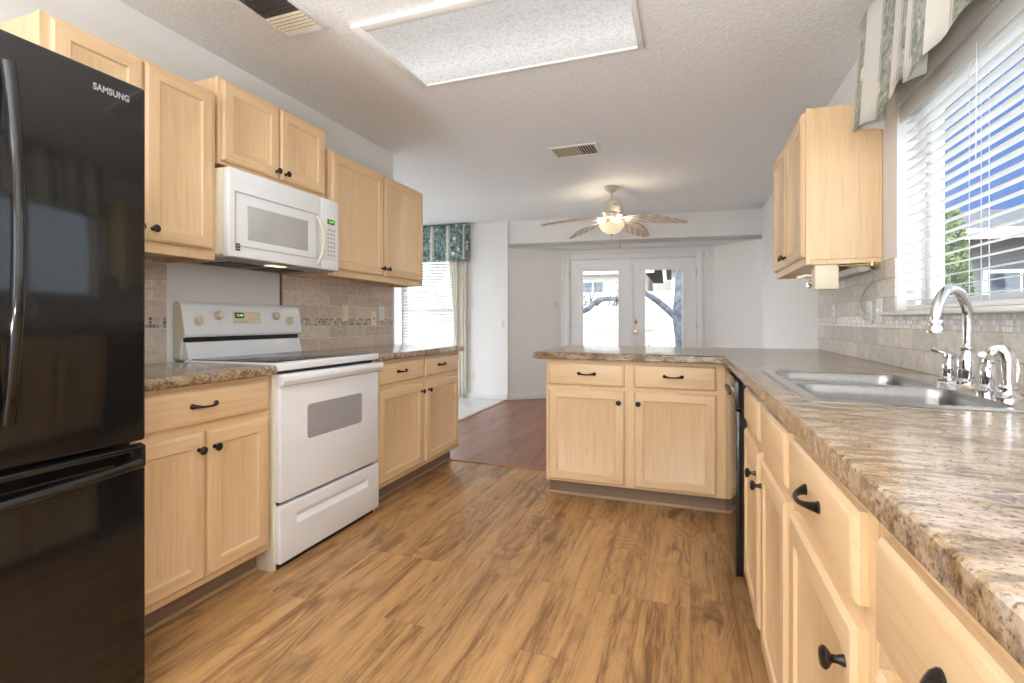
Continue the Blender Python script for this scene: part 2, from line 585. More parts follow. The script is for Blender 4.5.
def tube(bm, pts, r, seg=12, cap=True, mat=0, flat=1.0):
    pts = [Vector(p) for p in pts]
    n = len(pts)
    rs = r if isinstance(r, (list, tuple)) else [r] * n
    rings = []
    t0 = (pts[1] - pts[0]).normalized()
    up = Vector((0, 0, 1)) if abs(t0.z) < .9 else Vector((1, 0, 0))
    nrm = t0.cross(up).normalized()
    for i in range(n):
        t = (pts[min(i + 1, n - 1)] - pts[max(i - 1, 0)]).normalized()
        nrm = (nrm - t * nrm.dot(t)).normalized()
        bn = t.cross(nrm)
        rings.append([bm.verts.new(pts[i] + (nrm * math.cos(2 * PI * k / seg) + bn * math.sin(2 * PI * k / seg) * flat) * rs[i]) for k in range(seg)])
    for a, b in zip(rings, rings[1:]):
        for k in range(seg):
            f = bm.faces.new([a[k], a[(k + 1) % seg], b[(k + 1) % seg], b[k]])
            f.material_index = mat
    if cap:
        bm.faces.new(rings[0][::-1]).material_index = mat
        bm.faces.new(rings[-1]).material_index = mat

def lathe(bm, prof, c=(0, 0, 0), axis='z', seg=28, mat=0, cap=True):
    """prof = [(r, h)...]; axis 'z' up, '-y' towards local front, 'x'"""
    c = Vector(c)
    def P(r, h, a):
        u, v = r * math.cos(a), r * math.sin(a)
        return c + {'z': Vector((u, v, h)), '-y': Vector((u, -h, v)), 'x': Vector((h, u, v)), '-x': Vector((-h, u, -v))}[axis]
    rings = []
    for r, h in prof:
        rings.append([bm.verts.new(P(max(r, 1e-5), h, 2 * PI * k / seg)) for k in range(seg)])
    for a, b in zip(rings, rings[1:]):
        for k in range(seg):
            bm.faces.new([a[k], a[(k + 1) % seg], b[(k + 1) % seg], b[k]]).material_index = mat
    if cap:
        bm.faces.new(rings[0][::-1]).material_index = mat
        bm.faces.new(rings[-1]).material_index = mat

def obj(name, bm, mat, parent=None, sharp=35, smooth=True, xf=None):
    bmesh.ops.recalc_face_normals(bm, faces=bm.faces[:])
    if xf is not None:
        bm.transform(xf)
    me = bpy.data.meshes.new(name)
    bm.to_mesh(me)
    bm.free()
    for m in (mat if isinstance(mat, (list, tuple)) else [mat]):
        me.materials.append(m)
    if smooth:
        me.shade_smooth()
        me.set_sharp_from_angle(angle=R(sharp))
    o = bpy.data.objects.new(name, me)
    COL.objects.link(o)
    if parent is not None:
        o.parent = parent
    return o

def thing(name, label, cat, loc=(0, 0, 0), rz=0, group=None):
    o = bpy.data.objects.new(name, None)
    COL.objects.link(o)
    o.empty_display_size = .1
    o.location = loc
    o.rotation_euler = (0, 0, R(rz))
    o['label'] = label
    o['category'] = cat
    if group:
        o['group'] = group
    return o

def tag(o, label, cat, group=None, kind=None):
    o['label'] = label
    o['category'] = cat
    if group:
        o['group'] = group
    if kind:
        o['kind'] = kind
    return o

def struct(name, bm, mat, parent=None, **k):
    o = obj(name, bm, mat, parent, **k)
    if parent is None:
        o['kind'] = 'structure'
    return o

def sempty(name, loc=(0, 0, 0), rz=0):
    o = bpy.data.objects.new(name, None)
    COL.objects.link(o)
    o.location = loc
    o.rotation_euler = (0, 0, R(rz))
    o['kind'] = 'structure'
    return o

def lab(o, s):
    o['label'] = s
    return o

def text_mesh(name, s, size, mat, parent, mtx, ext=.0008, bold=0.0, spacing=1.0):
    cu = bpy.data.curves.new(name, 'FONT')
    cu.body = s
    cu.size = size
    cu.extrude = ext
    cu.offset = bold
    cu.align_x = 'CENTER'
    cu.align_y = 'CENTER'
    cu.space_character = spacing
    to = bpy.data.objects.new(name + '_tmp', cu)
    COL.objects.link(to)
    C.view_layer.update()
    me = bpy.data.meshes.new_from_object(to.evaluated_get(C.evaluated_depsgraph_get()))
    bpy.data.objects.remove(to)
    me.transform(mtx)
    me.materials.clear()
    me.materials.append(mat)
    o = bpy.data.objects.new(name, me)
    COL.objects.link(o)
    o.parent = parent
    return o
# text on a face that looks towards local -y, upright
FRONT = lambda x, y, z: Matrix.Translation((x, y, z)) @ Matrix.Rotation(R(90), 4, 'X')

def cut(o, bmc):
    """carve the shape bmc out of object o"""
    me = bpy.data.meshes.new('cutter')
    bmesh.ops.recalc_face_normals(bmc, faces=bmc.faces[:])
    bmc.to_mesh(me)
    bmc.free()
    co = bpy.data.objects.new('cutter', me)
    COL.objects.link(co)
    co.parent = o.parent
    md = o.modifiers.new('cut', 'BOOLEAN')
    md.object = co
    md.operation = 'DIFFERENCE'
    md.solver = 'EXACT'
    C.view_layer.update()
    nm = bpy.data.meshes.new_from_object(o.evaluated_get(C.evaluated_depsgraph_get()))
    o.modifiers.clear()
    o.data = nm
    bpy.data.objects.remove(co)
    return o

# ------------------------------------------------------------------ SETTING
ZC = 2.51
XL, XR = -2.35, .841
YE = 3.597           # where the left kitchen wall ends
def bx(*args, **k):
    bm = BM()
    box(bm, *args, **k)
    return bm

struct('floor', bx((XL - .15, -4, -.05), (XR + .2, 3.555, 0)), M['floor'])
struct('floor_nook', bx((-2.40, 3.575, -.05), (XR + .2, 7.6, 0)), M['floor_red'])
struct('floor_tile', bx((-4.8, 3.575, -.05), (-2.44, 7.0, 0)), M['floor_tile'])
bm = BM(); prism(bm, [(3.545, -.01), (3.552, .008), (3.575, .011), (3.592, .002), (3.592, -.01)], 0, XL + .2, XR); struct('trim_1', bm, M['strip'])
bm = BM(); prism(bm, [(-2.445, -.01), (-2.44, .009), (-2.405, .009), (-2.395, -.01)], 1, 3.6, 6.54); struct('trim_2', bm, M['pale_mould'])
struct('ceiling', bx((-4.9, -5, ZC), (XR + .5, 8, ZC + .12)), M['ceiling'])
struct('wall_left', bx((XL - .12, -4, 0), (XL, YE, ZC)), M['wall'])
bm = BM()
for a, b in (((-4.95, 3.4, 0), (-4.83, 3.9, ZC)), ((-4.95, 6.2, 0), (-4.83, 6.7, ZC)), ((-4.95, 3.9, 2.2), (-4.83, 6.2, ZC)), ((-4.95, 3.9, 0), (-4.83, 6.2, .1))):
    box(bm, a, b)
struct('wall_left_nook', bm, M['wall'])
struct('wall_partition', bx((-4.9, YE - .12, 0), (XL - .12, YE, ZC)), M['wall'])
# window wall behind, with the blind and curtain window
BW = 6.52
bm = BM()
for a, b in (((-4.9, BW, 0), (-4.12, BW + .14, ZC)), ((-3.14, BW, 0), (-2.405, BW + .14, ZC)),
             ((-4.12, BW, 0), (-3.14, BW + .14, .45)), ((-4.12, BW, 2.12), (-3.14, BW + .14, ZC))):
    box(bm, a, b)
struct('wall_back', bm, M['wall'])
# right wall with window opening
WY0, WY1, WZ0, WZ1 = .95, 2.586, 1.150, 2.045
bm = BM()
for a, b in (((XR, -4, 0), (XR + .16, WY0, ZC)), ((XR, WY1, 0), (XR + .16, 6.90, ZC)),
             ((XR, WY0, 0), (XR + .16, WY1, WZ0)), ((XR, WY0, WZ1), (XR + .16, WY1, ZC))):
    box(bm, a, b)
struct('wall_right', bm, M['wall'])
# header over the bay and the bay walls
A = Vector((-2.405, 6.55, 0)); B = Vector((XR, 6.88, 0)); P1 = Vector((-1.765, 7.02, 0)); P2 = Vector((.302, 7.30, 0))
HZ = 2.13
def wallseg(bm, p, q, z0, z1, t=.12, side=1):
    d = (q - p).normalized(); n = Vector((-d.y, d.x, 0)) * t * side
    prism(bm, [tuple((p)[:2]), tuple((q)[:2]), tuple((q + n)[:2]), tuple((p + n)[:2])], 2, z0, z1)
bm = BM(); wallseg(bm, A, B, HZ, ZC, .12); struct('wall_header', bm, M['wall'])
bm = BM(); prism(bm, [(A.x, A.y + .0), (B.x, B.y), (B.x, 7.6), (A.x - .2, 7.6)], 2, HZ + .001, HZ + .06); struct('ceiling_bay', bm, M['wall'])
bm = BM(); wallseg(bm, A, P1, 0, HZ); struct('wall_bay_left', bm, M['wall'])
bm = BM(); wallseg(bm, P2, B, 0, HZ); struct('wall_bay_right', bm, M['wall'])

# French door wall: local frame along P1->P2
dv = (P2 - P1); WL = dv.length; WANG = math.degrees(math.atan2(dv.y, dv.x))
def proj_t(px):     # ray from the lens axis onto the door wall, as distance along it
    th = R(19.75); a = (px - 512) / 497.0
    dx, dy = a * math.cos(th) - math.sin(th), a * math.sin(th) + math.cos(th)
    d = dv.normalized()
    det = dx * (-d.y) + d.x * dy
    k = (P1.x * (-d.y) + d.x * P1.y) / det
    return (Vector((k * dx, k * dy, 0)) - P1).dot(d)
DOOR_L, DOOR_M1, DOOR_M2, DOOR_R = .135, .985, 1.005, 1.855
DW_Z = 1.985
M_door = Matrix.Translation(P1) @ Matrix.Rotation(R(WANG), 4, 'Z')
bm = BM()
box(bm, (0, 0, 0), (DOOR_L - .03, .14, HZ)); box(bm, (DOOR_R + .03, 0, 0), (WL, .14, HZ)); box(bm, (DOOR_L - .03, 0, DW_Z + .03), (DOOR_R + .03, .14, HZ))
struct('wall_door', bm, M['wall'], xf=M_door)
bm = BM()
for a, b in (((DOOR_L - .085, -.018, 0), (DOOR_L - .012, 0, DW_Z + .085)), ((DOOR_R + .012, -.018, 0), (DOOR_R + .085, 0, DW_Z + .085)),
             ((DOOR_L - .012, -.018, DW_Z + .012), (DOOR_R + .012, 0, DW_Z + .085))):
    box(bm, a, b, .006)
for a, b in (((DOOR_L - .03, 0, 0), (DOOR_L - .003, .14, DW_Z + .03)), ((DOOR_R + .003, 0, 0), (DOOR_R + .03, .14, DW_Z + .03)), ((DOOR_L - .01, 0, DW_Z + .003), (DOOR_R + .01, .14, DW_Z + .03))):
    box(bm, a, b)
struct('trim_3', bm, M['trim'], xf=M_door)
def french(name, x0, x1, gx0, gx1, knobs):
    d = sempty(name, P1, WANG)
    z0, z1, g0, g1 = .012, DW_Z, .26, 1.825
    bm = BM()
    for a, b in (((x0, .01, z0), (gx0, .055, z1)), ((gx1, .01, z0), (x1, .055, z1)), ((gx0, .01, z0), (gx1, .055, g0)), ((gx0, .01, g1), (gx1, .055, z1))):
        box(bm, a, b)
    # raised glazing bead
    for a, b in (((gx0 - .022, .002, g0 - .022), (gx0 + .006, .02, g1 + .022)), ((gx1 - .006, .002, g0 - .022), (gx1 + .022, .02, g1 + .022)),
                 ((gx0, .002, g0 - .022), (gx1, .02, g0 + .006)), ((gx0, .002, g1 - .006), (gx1, .02, g1 + .022))):
        box(bm, a, b, .004)
    obj('leaf', bm, M['door_white'], d)
    bm = BM(); box(bm, (gx0, .030, g0), (gx1, .034, g1)); obj('glass_pane', bm, M['glass'], d)
    hx = x0 - .004 if not knobs else x1 + .004
    bm = BM()
    for hz in (.22, 1.05, 1.78):
        tube(bm, [(hx, .004, hz - .05), (hx, .004, hz + .05)], .008, 10)
    obj('hinge', bm, M['alu'], d)
    if knobs:
        bm = BM(); lathe(bm, [(.030, 0), (.030, .006), (.010, .012), (.010, .035), (.024, .042), (.028, .055), (.020, .068), (0, .070)], (x0 + .045, .012, .96), '-y'); obj('knob', bm, M['brass'], d)
        bm = BM(); lathe(bm, [(.028, 0), (.028, .010), (.020, .016), (0, .018)], (x0 + .045, .012, 1.10), '-y'); box(bm, (x0 + .037, -.022, 1.094), (x0 + .053, -.002, 1.106), .002); obj('deadbolt', bm, M['brass'], d)
    return d
french('door_1', DOOR_L, DOOR_M1, .31, .815, False)
french('door_2', DOOR_M2, DOOR_R, 1.175, 1.68, True)
bm = BM(); box(bm, (DOOR_M1 - .012, -.004, .012), (DOOR_M1 + .034, .012, DW_Z), .003); struct('trim_4', bm, M['door_white'], xf=M_door)

# baseboards
def baseb(name, p, q, off=0):
    bm = BM(); d = (q - p).normalized(); n = Vector((d.y, -d.x, 0)) * .013
    prism(bm, [tuple(p[:2]), tuple(q[:2]), tuple((q + n)[:2]), tuple((p + n)[:2])], 2, 0, .085, .003)
    struct(name, bm, M['trim'])
baseb('baseboard_back', Vector((-4.8, BW, 0)), Vector((-2.405, BW, 0)))
baseb('baseboard_bay_left', A, P1)
baseb('baseboard_bay_right', P2, B)
bm = BM(); box(bm, (XR - .013, 4.0, 0), (XR, 6.86, .085), .003); struct('baseboard_right', bm, M['trim'])

# rear of the house behind the photographer: unseen wall, wide opening made to let sky light in
bm = BM()
box(bm, (XL - .12, -4.12, 0), (XL + .35, -4, ZC)); box(bm, (XR - .3, -4.12, 0), (XR + .16, -4, ZC)); box(bm, (XL + .35, -4.12, 2.35), (XR - .3, -4, ZC))
struct('wall_rear', bm, M['wall'])

# ---- right window
wn = sempty('window_1')
bm = BM()
for a, b in (((.945, WY0, WZ0), (.99, WY0 + .05, WZ1)), ((.945, WY1 - .05, WZ0), (.99, WY1, WZ1)),
             ((.945, WY0 + .05, WZ0), (.99, WY1 - .05, WZ0 + .05)), ((.945, WY0 + .05, WZ1 - .05), (.99, WY1 - .05, WZ1)),
             ((.95, 1.745, WZ0 + .05), (.985, 1.79, WZ1 - .05))):
    box(bm, a, b, .004)
obj('window_frame', bm, M['trim'], wn)
bm = BM(); box(bm, (.966, WY0 + .05, WZ0 + .05), (.969, WY1 - .05, WZ1 - .05)); obj('glass_pane', bm, M['glass'], wn)
bm = BM()
box(bm, (XR - .045, WY0 - .05, 1.132), (XR + .11, WY1 + .075, 1.152), .006, 3)
obj('window_sill', bm, M['trim'], wn)
bm = BM(); box(bm, (XR + .0, WY0 + .0, WZ1 - .004), (XR + .1, WY1, WZ1 + .0)); obj('head_jamb', bm, M['trim'], wn)

def blind(name, label, length, height, nsl, ladders, tilt, wdt=.050, wand=None, group=None):
    """local: x along the slats, y depth (front -y), z up from the bottom rail"""
    t = thing(name, label, 'window blind', group=group)
    bm = BM(); box(bm, (0, -.028, height - .045), (length, .028, height), .003); obj('headrail', bm, M['white_plastic'], t)
    bm = BM()
    prism(bm, [(-.045, height - .072), (-.038, height - .072), (-.036, height - .004), (-.045, height)], 0, -.004, length + .004, .001); obj('headrail_valance', bm, M['slat'], t)
    bm = BM()
    z0, z1 = .045, height - .075
    tl = R(tilt)
    for i in range(nsl):
        z = z0 + (z1 - z0) * i / (nsl - 1)
        prof = []
        K = 4
        for k in range(K + 1):
            u = -wdt / 2 + wdt * k / K
            c = .0022 * (1 - (2 * u / wdt) ** 2)
            prof.append((u * math.cos(tl) - c * math.sin(tl), z + u * math.sin(tl) + c * math.cos(tl)))
        low = [(p[0] + .0025 * math.sin(tl), p[1] - .0025 * math.cos(tl)) for p in prof]
        prism(bm, prof + low[::-1], 0, 0, length)
    obj('slats', bm, M['slat'], t)
    bm = BM(); box(bm, (0, -.024, .0), (length, .024, .018), .004); obj('bottom_rail', bm, M['slat'], t)
    bm = BM()
    for x in ladders:
        for dy in (-.026, .026):
            tube(bm, [(x, dy, .01), (x, dy, height - .04)], .0009, 5)
        tube(bm, [(x + .012, 0, .01), (x + .012, 0, height - .04)], .0009, 5)
    obj('ladder_cords', bm, M['slat'], t)
    if wand is not None:
        bm = BM(); tube(bm, [(wand, -.05, height - .05), (wand, -.052, height - .42)], .0015, 8); obj('wand', bm, M['glass'] if False else M['slat'], t)
    return t
b1 = blind('window_blind', 'white two inch slat blind hanging in the window above the sink', WY1 - WY0 - .02, WZ1 - .012 - 1.156, 20,
           [.10, .52, .82, 1.10, 1.5], 8, wand=.62, wdt=.045)
b1.location = (XR + .052, WY1 - .01, 1.156); b1.rotation_euler = (0, 0, R(-90))

# ---- back window
w2 = sempty('window_2')
bm = BM()
X0, X1, Z0, Z1 = -4.12, -3.14, .45, 2.12
for a, b in (((X0, BW + .07, Z0), (X0 + .05, BW + .11, Z1)), ((X1 - .05, BW + .07, Z0), (X1, BW + .11, Z1)),
             ((X0, BW + .07, Z0), (X1, BW + .11, Z0 + .05)), ((X0, BW + .07, Z1 - .05), (X1, BW + .11, Z1)), ((X0, BW + .06, 1.245), (X1, BW + .11, 1.29))):
    box(bm, a, b, .004)
obj('window_frame', bm, M['trim'], w2)
bm = BM(); box(bm, (X0 + .05, BW + .09, Z0 + .05), (X1 - .05, BW + .093, Z1 - .05)); obj('glass_pane', bm, M['glass'], w2)
bm = BM(); box(bm, (X0 - .03, BW - .03, Z0 - .02), (X1 + .03, BW + .07, Z0), .005); obj('window_sill', bm, M['trim'], w2)
b2 = blind('window_blind', 'white slat blind in the dining nook window behind the left cabinets', X1 - X0 - .02, Z1 - Z0 - .02, 36, [.12, .49, .86], 42, .050)
b2.location = (X0 + .01, BW + .03, Z0 + .008)

# ---- pleated cloth helper
def cloth(name, pts, z0, z1, mat, parent, thick=.004, n_v=6, zbot=None, flare=0.0, nrm=None):
    """pts: plan polyline (x,y); z0 bottom, z1 top; UV in metres"""
    bm = BM()
    uvl = bm.loops.layers.uv.new('uv')
    cols = []; us = [0]
    for i in range(1, len(pts)):
        us.append(us[-1] + math.dist(pts[i], pts[i - 1]))
    for i, p in enumerate(pts):
        zb = z0 + (zbot(us[i], i) if zbot else 0)
        col = []
        for k in range(n_v + 1):
            f = k / n_v
            z = zb + (z1 - zb) * f
            off = flare * (1 - f)
            q = (p[0] + (nrm[0] * off if nrm else 0), p[1] + (nrm[1] * off if nrm else 0), z)
            col.append(bm.verts.new(q))
        cols.append(col)
    for i in range(len(cols) - 1):
        for k in range(n_v):
            f = bm.faces.new([cols[i][k], cols[i + 1][k], cols[i + 1][k + 1], cols[i][k + 1]])
            for l in f.loops:
                j = i if l.vert in cols[i] else i + 1
                l[uvl].uv = (us[j], l.vert.co.z)
    me = bpy.data.meshes.new(name)
    bm.to_mesh(me); bm.free()
    me.materials.append(mat)
    me.shade_smooth(); me.set_sharp_from_angle(angle=R(50))
    o = bpy.data.objects.new(name, me)
    COL.objects.link(o)
    o.parent = parent
    md = o.modifiers.new('thickness', 'SOLIDIFY'); md.thickness = thick; md.offset = 0
    return o

# ---- right valance over the sink window
va = thing('valance', 'sage and cream floral pleated fabric valance over the sink window', 'valance', (0, 0, 0))
VX = .725
pts = []
def seg(y0, y1, n, amp):
    for i in range(n + 1):
        f = i / n
        y = y0 + (y1 - y0) * f
        pts.append((VX - amp * math.sin(f * PI * 2.0 + .6) + .004 * math.sin(f * 19), y))
pts.append((XR - .004, 2.615)); pts.append((.80, 2.622)); pts.append((.76, 2.628))
seg(2.63, 2.09, 16, .012)
pts += [(.775, 2.085), (.78, 2.10), (.785, 2.07)]
seg(2.065, 1.52, 16, .012)
pts += [(.775, 1.515), (.78, 1.53), (.785, 1.50)]
seg(1.495, .93, 16, .012)
pts += [(.80, .92), (XR - .004, .92)]
cloth('valance_skirt', pts, 1.945, 2.44, M['fab_r'], va, zbot=lambda u, i: .018 * math.sin(u * 11.5 + .5) + .008 * math.sin(u * 27), flare=.03, nrm=(-1, 0))
bm = BM(); box(bm, (.735, .93, 2.425), (XR, 2.62, 2.445)); obj('mounting_board', bm, M['lining'], va)

# ---- nook window dressing
VY = BW - .10
vb = thing('valance', 'teal floral box valance with cream stripes over the nook window', 'valance', (0, 0, 0))
pts = [(-4.25, BW - .004), (-4.25, VY)]
x = -4.2
while x < -3.09:
    pts.append((x, VY - .004 * math.sin(x * 40))); x += .03
pts += [(-3.07, VY), (-3.05, VY + .012), (-3.035, VY - .004), (-3.015, VY + .02), (-3.0, VY + .005), (-2.985, VY + .035), (-2.975, BW - .004)]
cloth('valance_skirt', pts, 1.975, 2.49, M['fab_l'], vb, flare=.02, nrm=(.3, -1))
bm = BM(); box(bm, (-4.24, VY + .01, 2.475), (-2.98, BW - .002, 2.49)); obj('mounting_board', bm, M['lining'], vb)
def fold(x0, x1, y, n, amp, ph=0):
    return [(x0 + (x1 - x0) * i / n, y + amp * math.sin(i * 1.35 + ph)) for i in range(n + 1)]
t = thing('curtain', 'cream curtain panel hanging at the right side of the nook window', 'curtain')
cloth('curtain_panel', fold(-3.22, -3.02, BW - .045, 18, .014), .02, 2.10, M['sheer'], t, .003, 8)
bm = BM(); tube(bm, [(-3.05, BW - .05, 1.0), (-2.99, BW - .03, 1.02), (-2.985, BW - .004, 1.03)], .006, 8); obj('tieback', bm, M['lining'], t)
t = thing('curtain', 'sheer cream curtain slanting across the right edge of the nook blind', 'curtain')
bm = BM()
uvl = bm.loops.layers.uv.new('uv')
grid = []
for i in range(13):
    row = []
    for k in range(9):
        f = k / 8
        z = 2.06 - 1.60 * f
        x0 = -3.30 + .14 * min(1, f * 1.15); x1 = -3.14
        row.append((x0 + (x1 - x0) * i / 12, BW - .068 + .007 * math.sin(i * 1.7), z))
    grid.append(row)
gv = [[bm.verts.new(p) for p in row] for row in grid]
for i in range(12):
    for k in range(8):
        f = bm.faces.new([gv[i][k], gv[i + 1][k], gv[i + 1][k + 1], gv[i][k + 1]])
        for l in f.loops:
            l[uvl].uv = (l.vert.co.x, l.vert.co.z)
o = obj('curtain_panel', bm, M['sheer'], t)
o.modifiers.new('thickness', 'SOLIDIFY').thickness = .002

# ------------------------------------------------------------------ backsplashes and wall plates
TY1 = 3.575
bm = BM(); box(bm, (XL, 1.0, .90), (XL + .008, 1.668, 1.40)); struct('trim_backsplash_left', bm, M['tile_l'])
bm = BM(); box(bm, (XL, 2.372, .90), (XL + .008, TY1, 1.40)); struct('trim_backsplash_left_far', bm, M['tile_l'])
bm = BM(); box(bm, (XL, 2.366, .94), (XL + .012, 2.374, 1.40)); struct('trim_5', bm, M['dark_trim'])
bm = BM(); box(bm, (XL, TY1, .90), (XL + .010, YE, 1.40), .002); struct('trim_6', bm, M['trim'])
bm = BM()
box(bm, (XR - .008, -.4, .90), (XR, 3.96, 1.131)); box(bm, (XR - .008, WY1 + .0, 1.131), (XR, 3.96, 1.385))
struct('trim_backsplash_right', bm, M['tile_r'])

def plate(label, face, y, z, kind, mat, name=None, wd=.072, ht=.115, group=None):
    """face: 'L' wall (looks +X), 'R' wall (looks -X)"""
    rz = 90 if face == 'L' else -90
    x = XL + .008 if face == 'L' else XR - .008
    nm = name or ('wall_outlet' if kind == 'outlet' else 'light_switch')
    t = thing(nm, label, 'outlet' if kind == 'outlet' else 'switch', (x, y, z), rz, group)
    return plate_parts(t, kind, mat, wd, ht)
def plate_parts(t, kind, mat, wd=.072, ht=.115):
    bm = BM(); box(bm, (-wd / 2, -.006, -ht / 2), (wd / 2, 0, ht / 2), .0025); obj('cover_plate', bm, mat, t)
    if kind == 'outlet':
        for s in (-1, 1):
            bm = BM(); lathe(bm, [(.016, 0), (.016, .003), (.014, .004)], (0, -.005, s * .020), '-y', 20)
            o = obj('socket', bm, mat, t)
            bm = BM()
            for q in (-.006, .006):
                box(bm, (q - .0012, -.0098, s * .020 - .002), (q + .0012, -.008, s * .020 + .007))
            obj('slots', bm, M['black_gap'], o)
    elif kind == 'switch':
        bm = BM(); box(bm, (-.005, -.016, -.012), (.005, -.004, .008), .0015); obj('toggle', bm, mat, t)
    elif kind == 'rocker':
        bm = BM(); box(bm, (-.016, -.010, -.033), (.016, -.004, .033), .002); obj('rocker', bm, mat, t)
    elif kind == 'jack':
        bm = BM(); lathe(bm, [(.008, 0), (.008, .006), (.003, .006)], (0, -.005, 0), '-y', 16); obj('jack', bm, M['brass'], t)
    return t
plate('ivory rocker switch plate on the left tile backsplash, nearest the range', 'L', 2.955, 1.166, 'rocker', M['ivory'])
plate('ivory jack plate with a brass centre on the left backsplash beside a white outlet', 'L', 3.30, 1.128, 'jack', M['ivory'], name='phone_jack')
plate('white outlet on the left tile backsplash near the wall end', 'L', 3.41, 1.170, 'outlet', M['white_plastic'])
plate('white outlet on the right backsplash, farthest from the window', 'R', 3.54, 1.150, 'outlet', M['white_plastic'])
plate('white outlet with a plugged cord beside the window over the counter', 'R', 2.90, 1.150, 'outlet', M['white_plastic'])
plate('white switch plate at the left end of the sink window sill', 'R', 2.765, 1.158, 'switch', M['white_plastic'])
def free_plate(label, cat, name, loc, rz, kind, mat, wd=.072, ht=.115):
    t = thing(name, label, cat, loc, rz)
    return plate_parts(t, kind, mat, wd, ht)
free_plate('white blank plate low on the nook wall left of the bay', 'wall plate', 'wall_plate', (-2.50, BW, 1.07), 0, 'rocker', M['trim'], .075, .115)
free_plate('ivory outlet near the floor beside the nook curtain', 'outlet', 'wall_outlet', (-2.945, BW, .34), 0, 'outlet', M['ivory'])
dA = (P1 - A).normalized(); pA = A + dA * ((P1 - A).length * .90)
free_plate('ivory light switch on the angled wall left of the french doors', 'switch', 'light_switch', (pA.x, pA.y, 1.32), math.degrees(math.atan2(dA.y, dA.x)), 'switch', M['ivory'])
bm = BM(); box(bm, (-.028, -.03, -.04), (.028, 0, .04), .006)
sn = obj('door_sensor', bm, M['white_plastic']); sn.matrix_world = M_door @ Matrix.Translation((DOOR_R + .135, 0, 2.03))
tag(sn, 'small white sensor box at the upper right of the french doors', 'sensor')

# ------------------------------------------------------------------ cabinet builders
def panel_door(bm, x0, x1, z0, z1, y0=-.020, fr=.056):
    """five-piece door: rings from the back edge to the recessed panel"""
    rings = [(0, 0), (0, y0 * .62), (.004, y0 * .78), (.009, y0 * .98), (.012, y0), (fr - .003, y0), (fr, y0 + .002), (fr + .004, y0 + .0065), (fr + .009, y0 + .0075), (fr + .016, y0 + .0105)]
    vs_ = []
    for ins, y in rings:
        vs_.append([bm.verts.new((x, y, z)) for x, z in ((x0 + ins, z0 + ins), (x1 - ins, z0 + ins), (x1 - ins, z1 - ins), (x0 + ins, z1 - ins))])
    for a, b in zip(vs_, vs_[1:]):
        for k in range(4):
            f = bm.faces.new([a[k], a[(k + 1) % 4], b[(k + 1) % 4], b[k]])
            f.material_index = 1 if k in (0, 2) else 0
    bm.faces.new(vs_[0][::-1]); bm.faces.new(vs_[-1])

def slab_front(bm, x0, x1, z0, z1, y0=-.020):
    rings = [(0, 0), (0, y0 * .5), (.003, y0 * .72), (.010, y0 * .95), (.014, y0)]
    vs_ = []
    for ins, y in rings:
        vs_.append([bm.verts.new((x, y, z)) for x, z in ((x0 + ins, z0 + ins), (x1 - ins, z0 + ins), (x1 - ins, z1 - ins), (x0 + ins, z1 - ins))])
    for a, b in zip(vs_, vs_[1:]):
        for k in range(4):
            bm.faces.new([a[k], a[(k + 1) % 4], b[(k + 1) % 4], b[k]])
    bm.faces.new(vs_[0][::-1]); bm.faces.new(vs_[-1])

def knob(parent, x, z, y=-.020):
    bm = BM()
    lathe(bm, [(.0085, 0), (.0075, .004), (.0055, .010), (.0058, .016), (.012, .020), (.0155, .024), (.0155, .027), (.012, .0305), (.005, .032), (0, .0322)], (x, y, z), '-y', 22)
    return obj('knob', bm, M['knob'], parent)

def pull(parent, x, z, y=-.020, ln=.096):
    bm = BM()
    n = 16
    pts_, rs = [], []
    for i in range(n + 1):
        f = -1 + 2 * i / n
        pts_.append((x + f * ln / 2, y - .002 - .024 * (1 - abs(f) ** 2.6), z - .004 * (1 - f * f)))
        rs.append(.0042 + .0055 * abs(f) ** 3)
    tube(bm, pts_, rs, 12)
    for s in (-1, 1):
        lathe(bm, [(.0105, -.0005), (.0105, .003), (.007, .006), (0, .0065)], (x + s * ln / 2, y, z), '-y', 18)
    return obj('pull_handle', bm, M['knob'], parent)

def base_cab(label, loc, rz, W, doors, drawers, H=.872, D=.59, toe=.105, toe_in=.075, name='base_cabinet', right_end=True, ydrop=0):
    """doors: (x0,x1,z0,z1,knobx,knobz)  drawers: (x0,x1,z0,z1,pull?)"""
    t = thing(name, label, 'cabinet', loc, rz)
    bm = BM()
    box(bm, (0, 0, toe), (W, D, H), .0015, 1)
    obj('carcass', bm, M['wood_v'], t)
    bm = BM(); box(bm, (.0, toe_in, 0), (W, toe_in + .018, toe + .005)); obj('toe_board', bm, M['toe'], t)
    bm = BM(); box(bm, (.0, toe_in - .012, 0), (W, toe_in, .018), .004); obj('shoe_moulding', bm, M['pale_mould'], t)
    for (x0, x1, z0, z1, kx, kz) in doors:
        bm = BM(); panel_door(bm, x0, x1, z0, z1)
        d = obj('door', bm, [M['wood_v'], M['wood_h']], t, sharp=25)
        if kx is not None:
            knob(d, kx, kz)
    for (x0, x1, z0, z1, p) in drawers:
        bm = BM(); slab_front(bm, x0, x1, z0, z1)
        d = obj('drawer_front' if p is None else 'drawer', bm, M['wood_h'], t, sharp=25)
        if p is not None:
            pull(d, p, (z0 + z1) / 2 + .006)
    return t

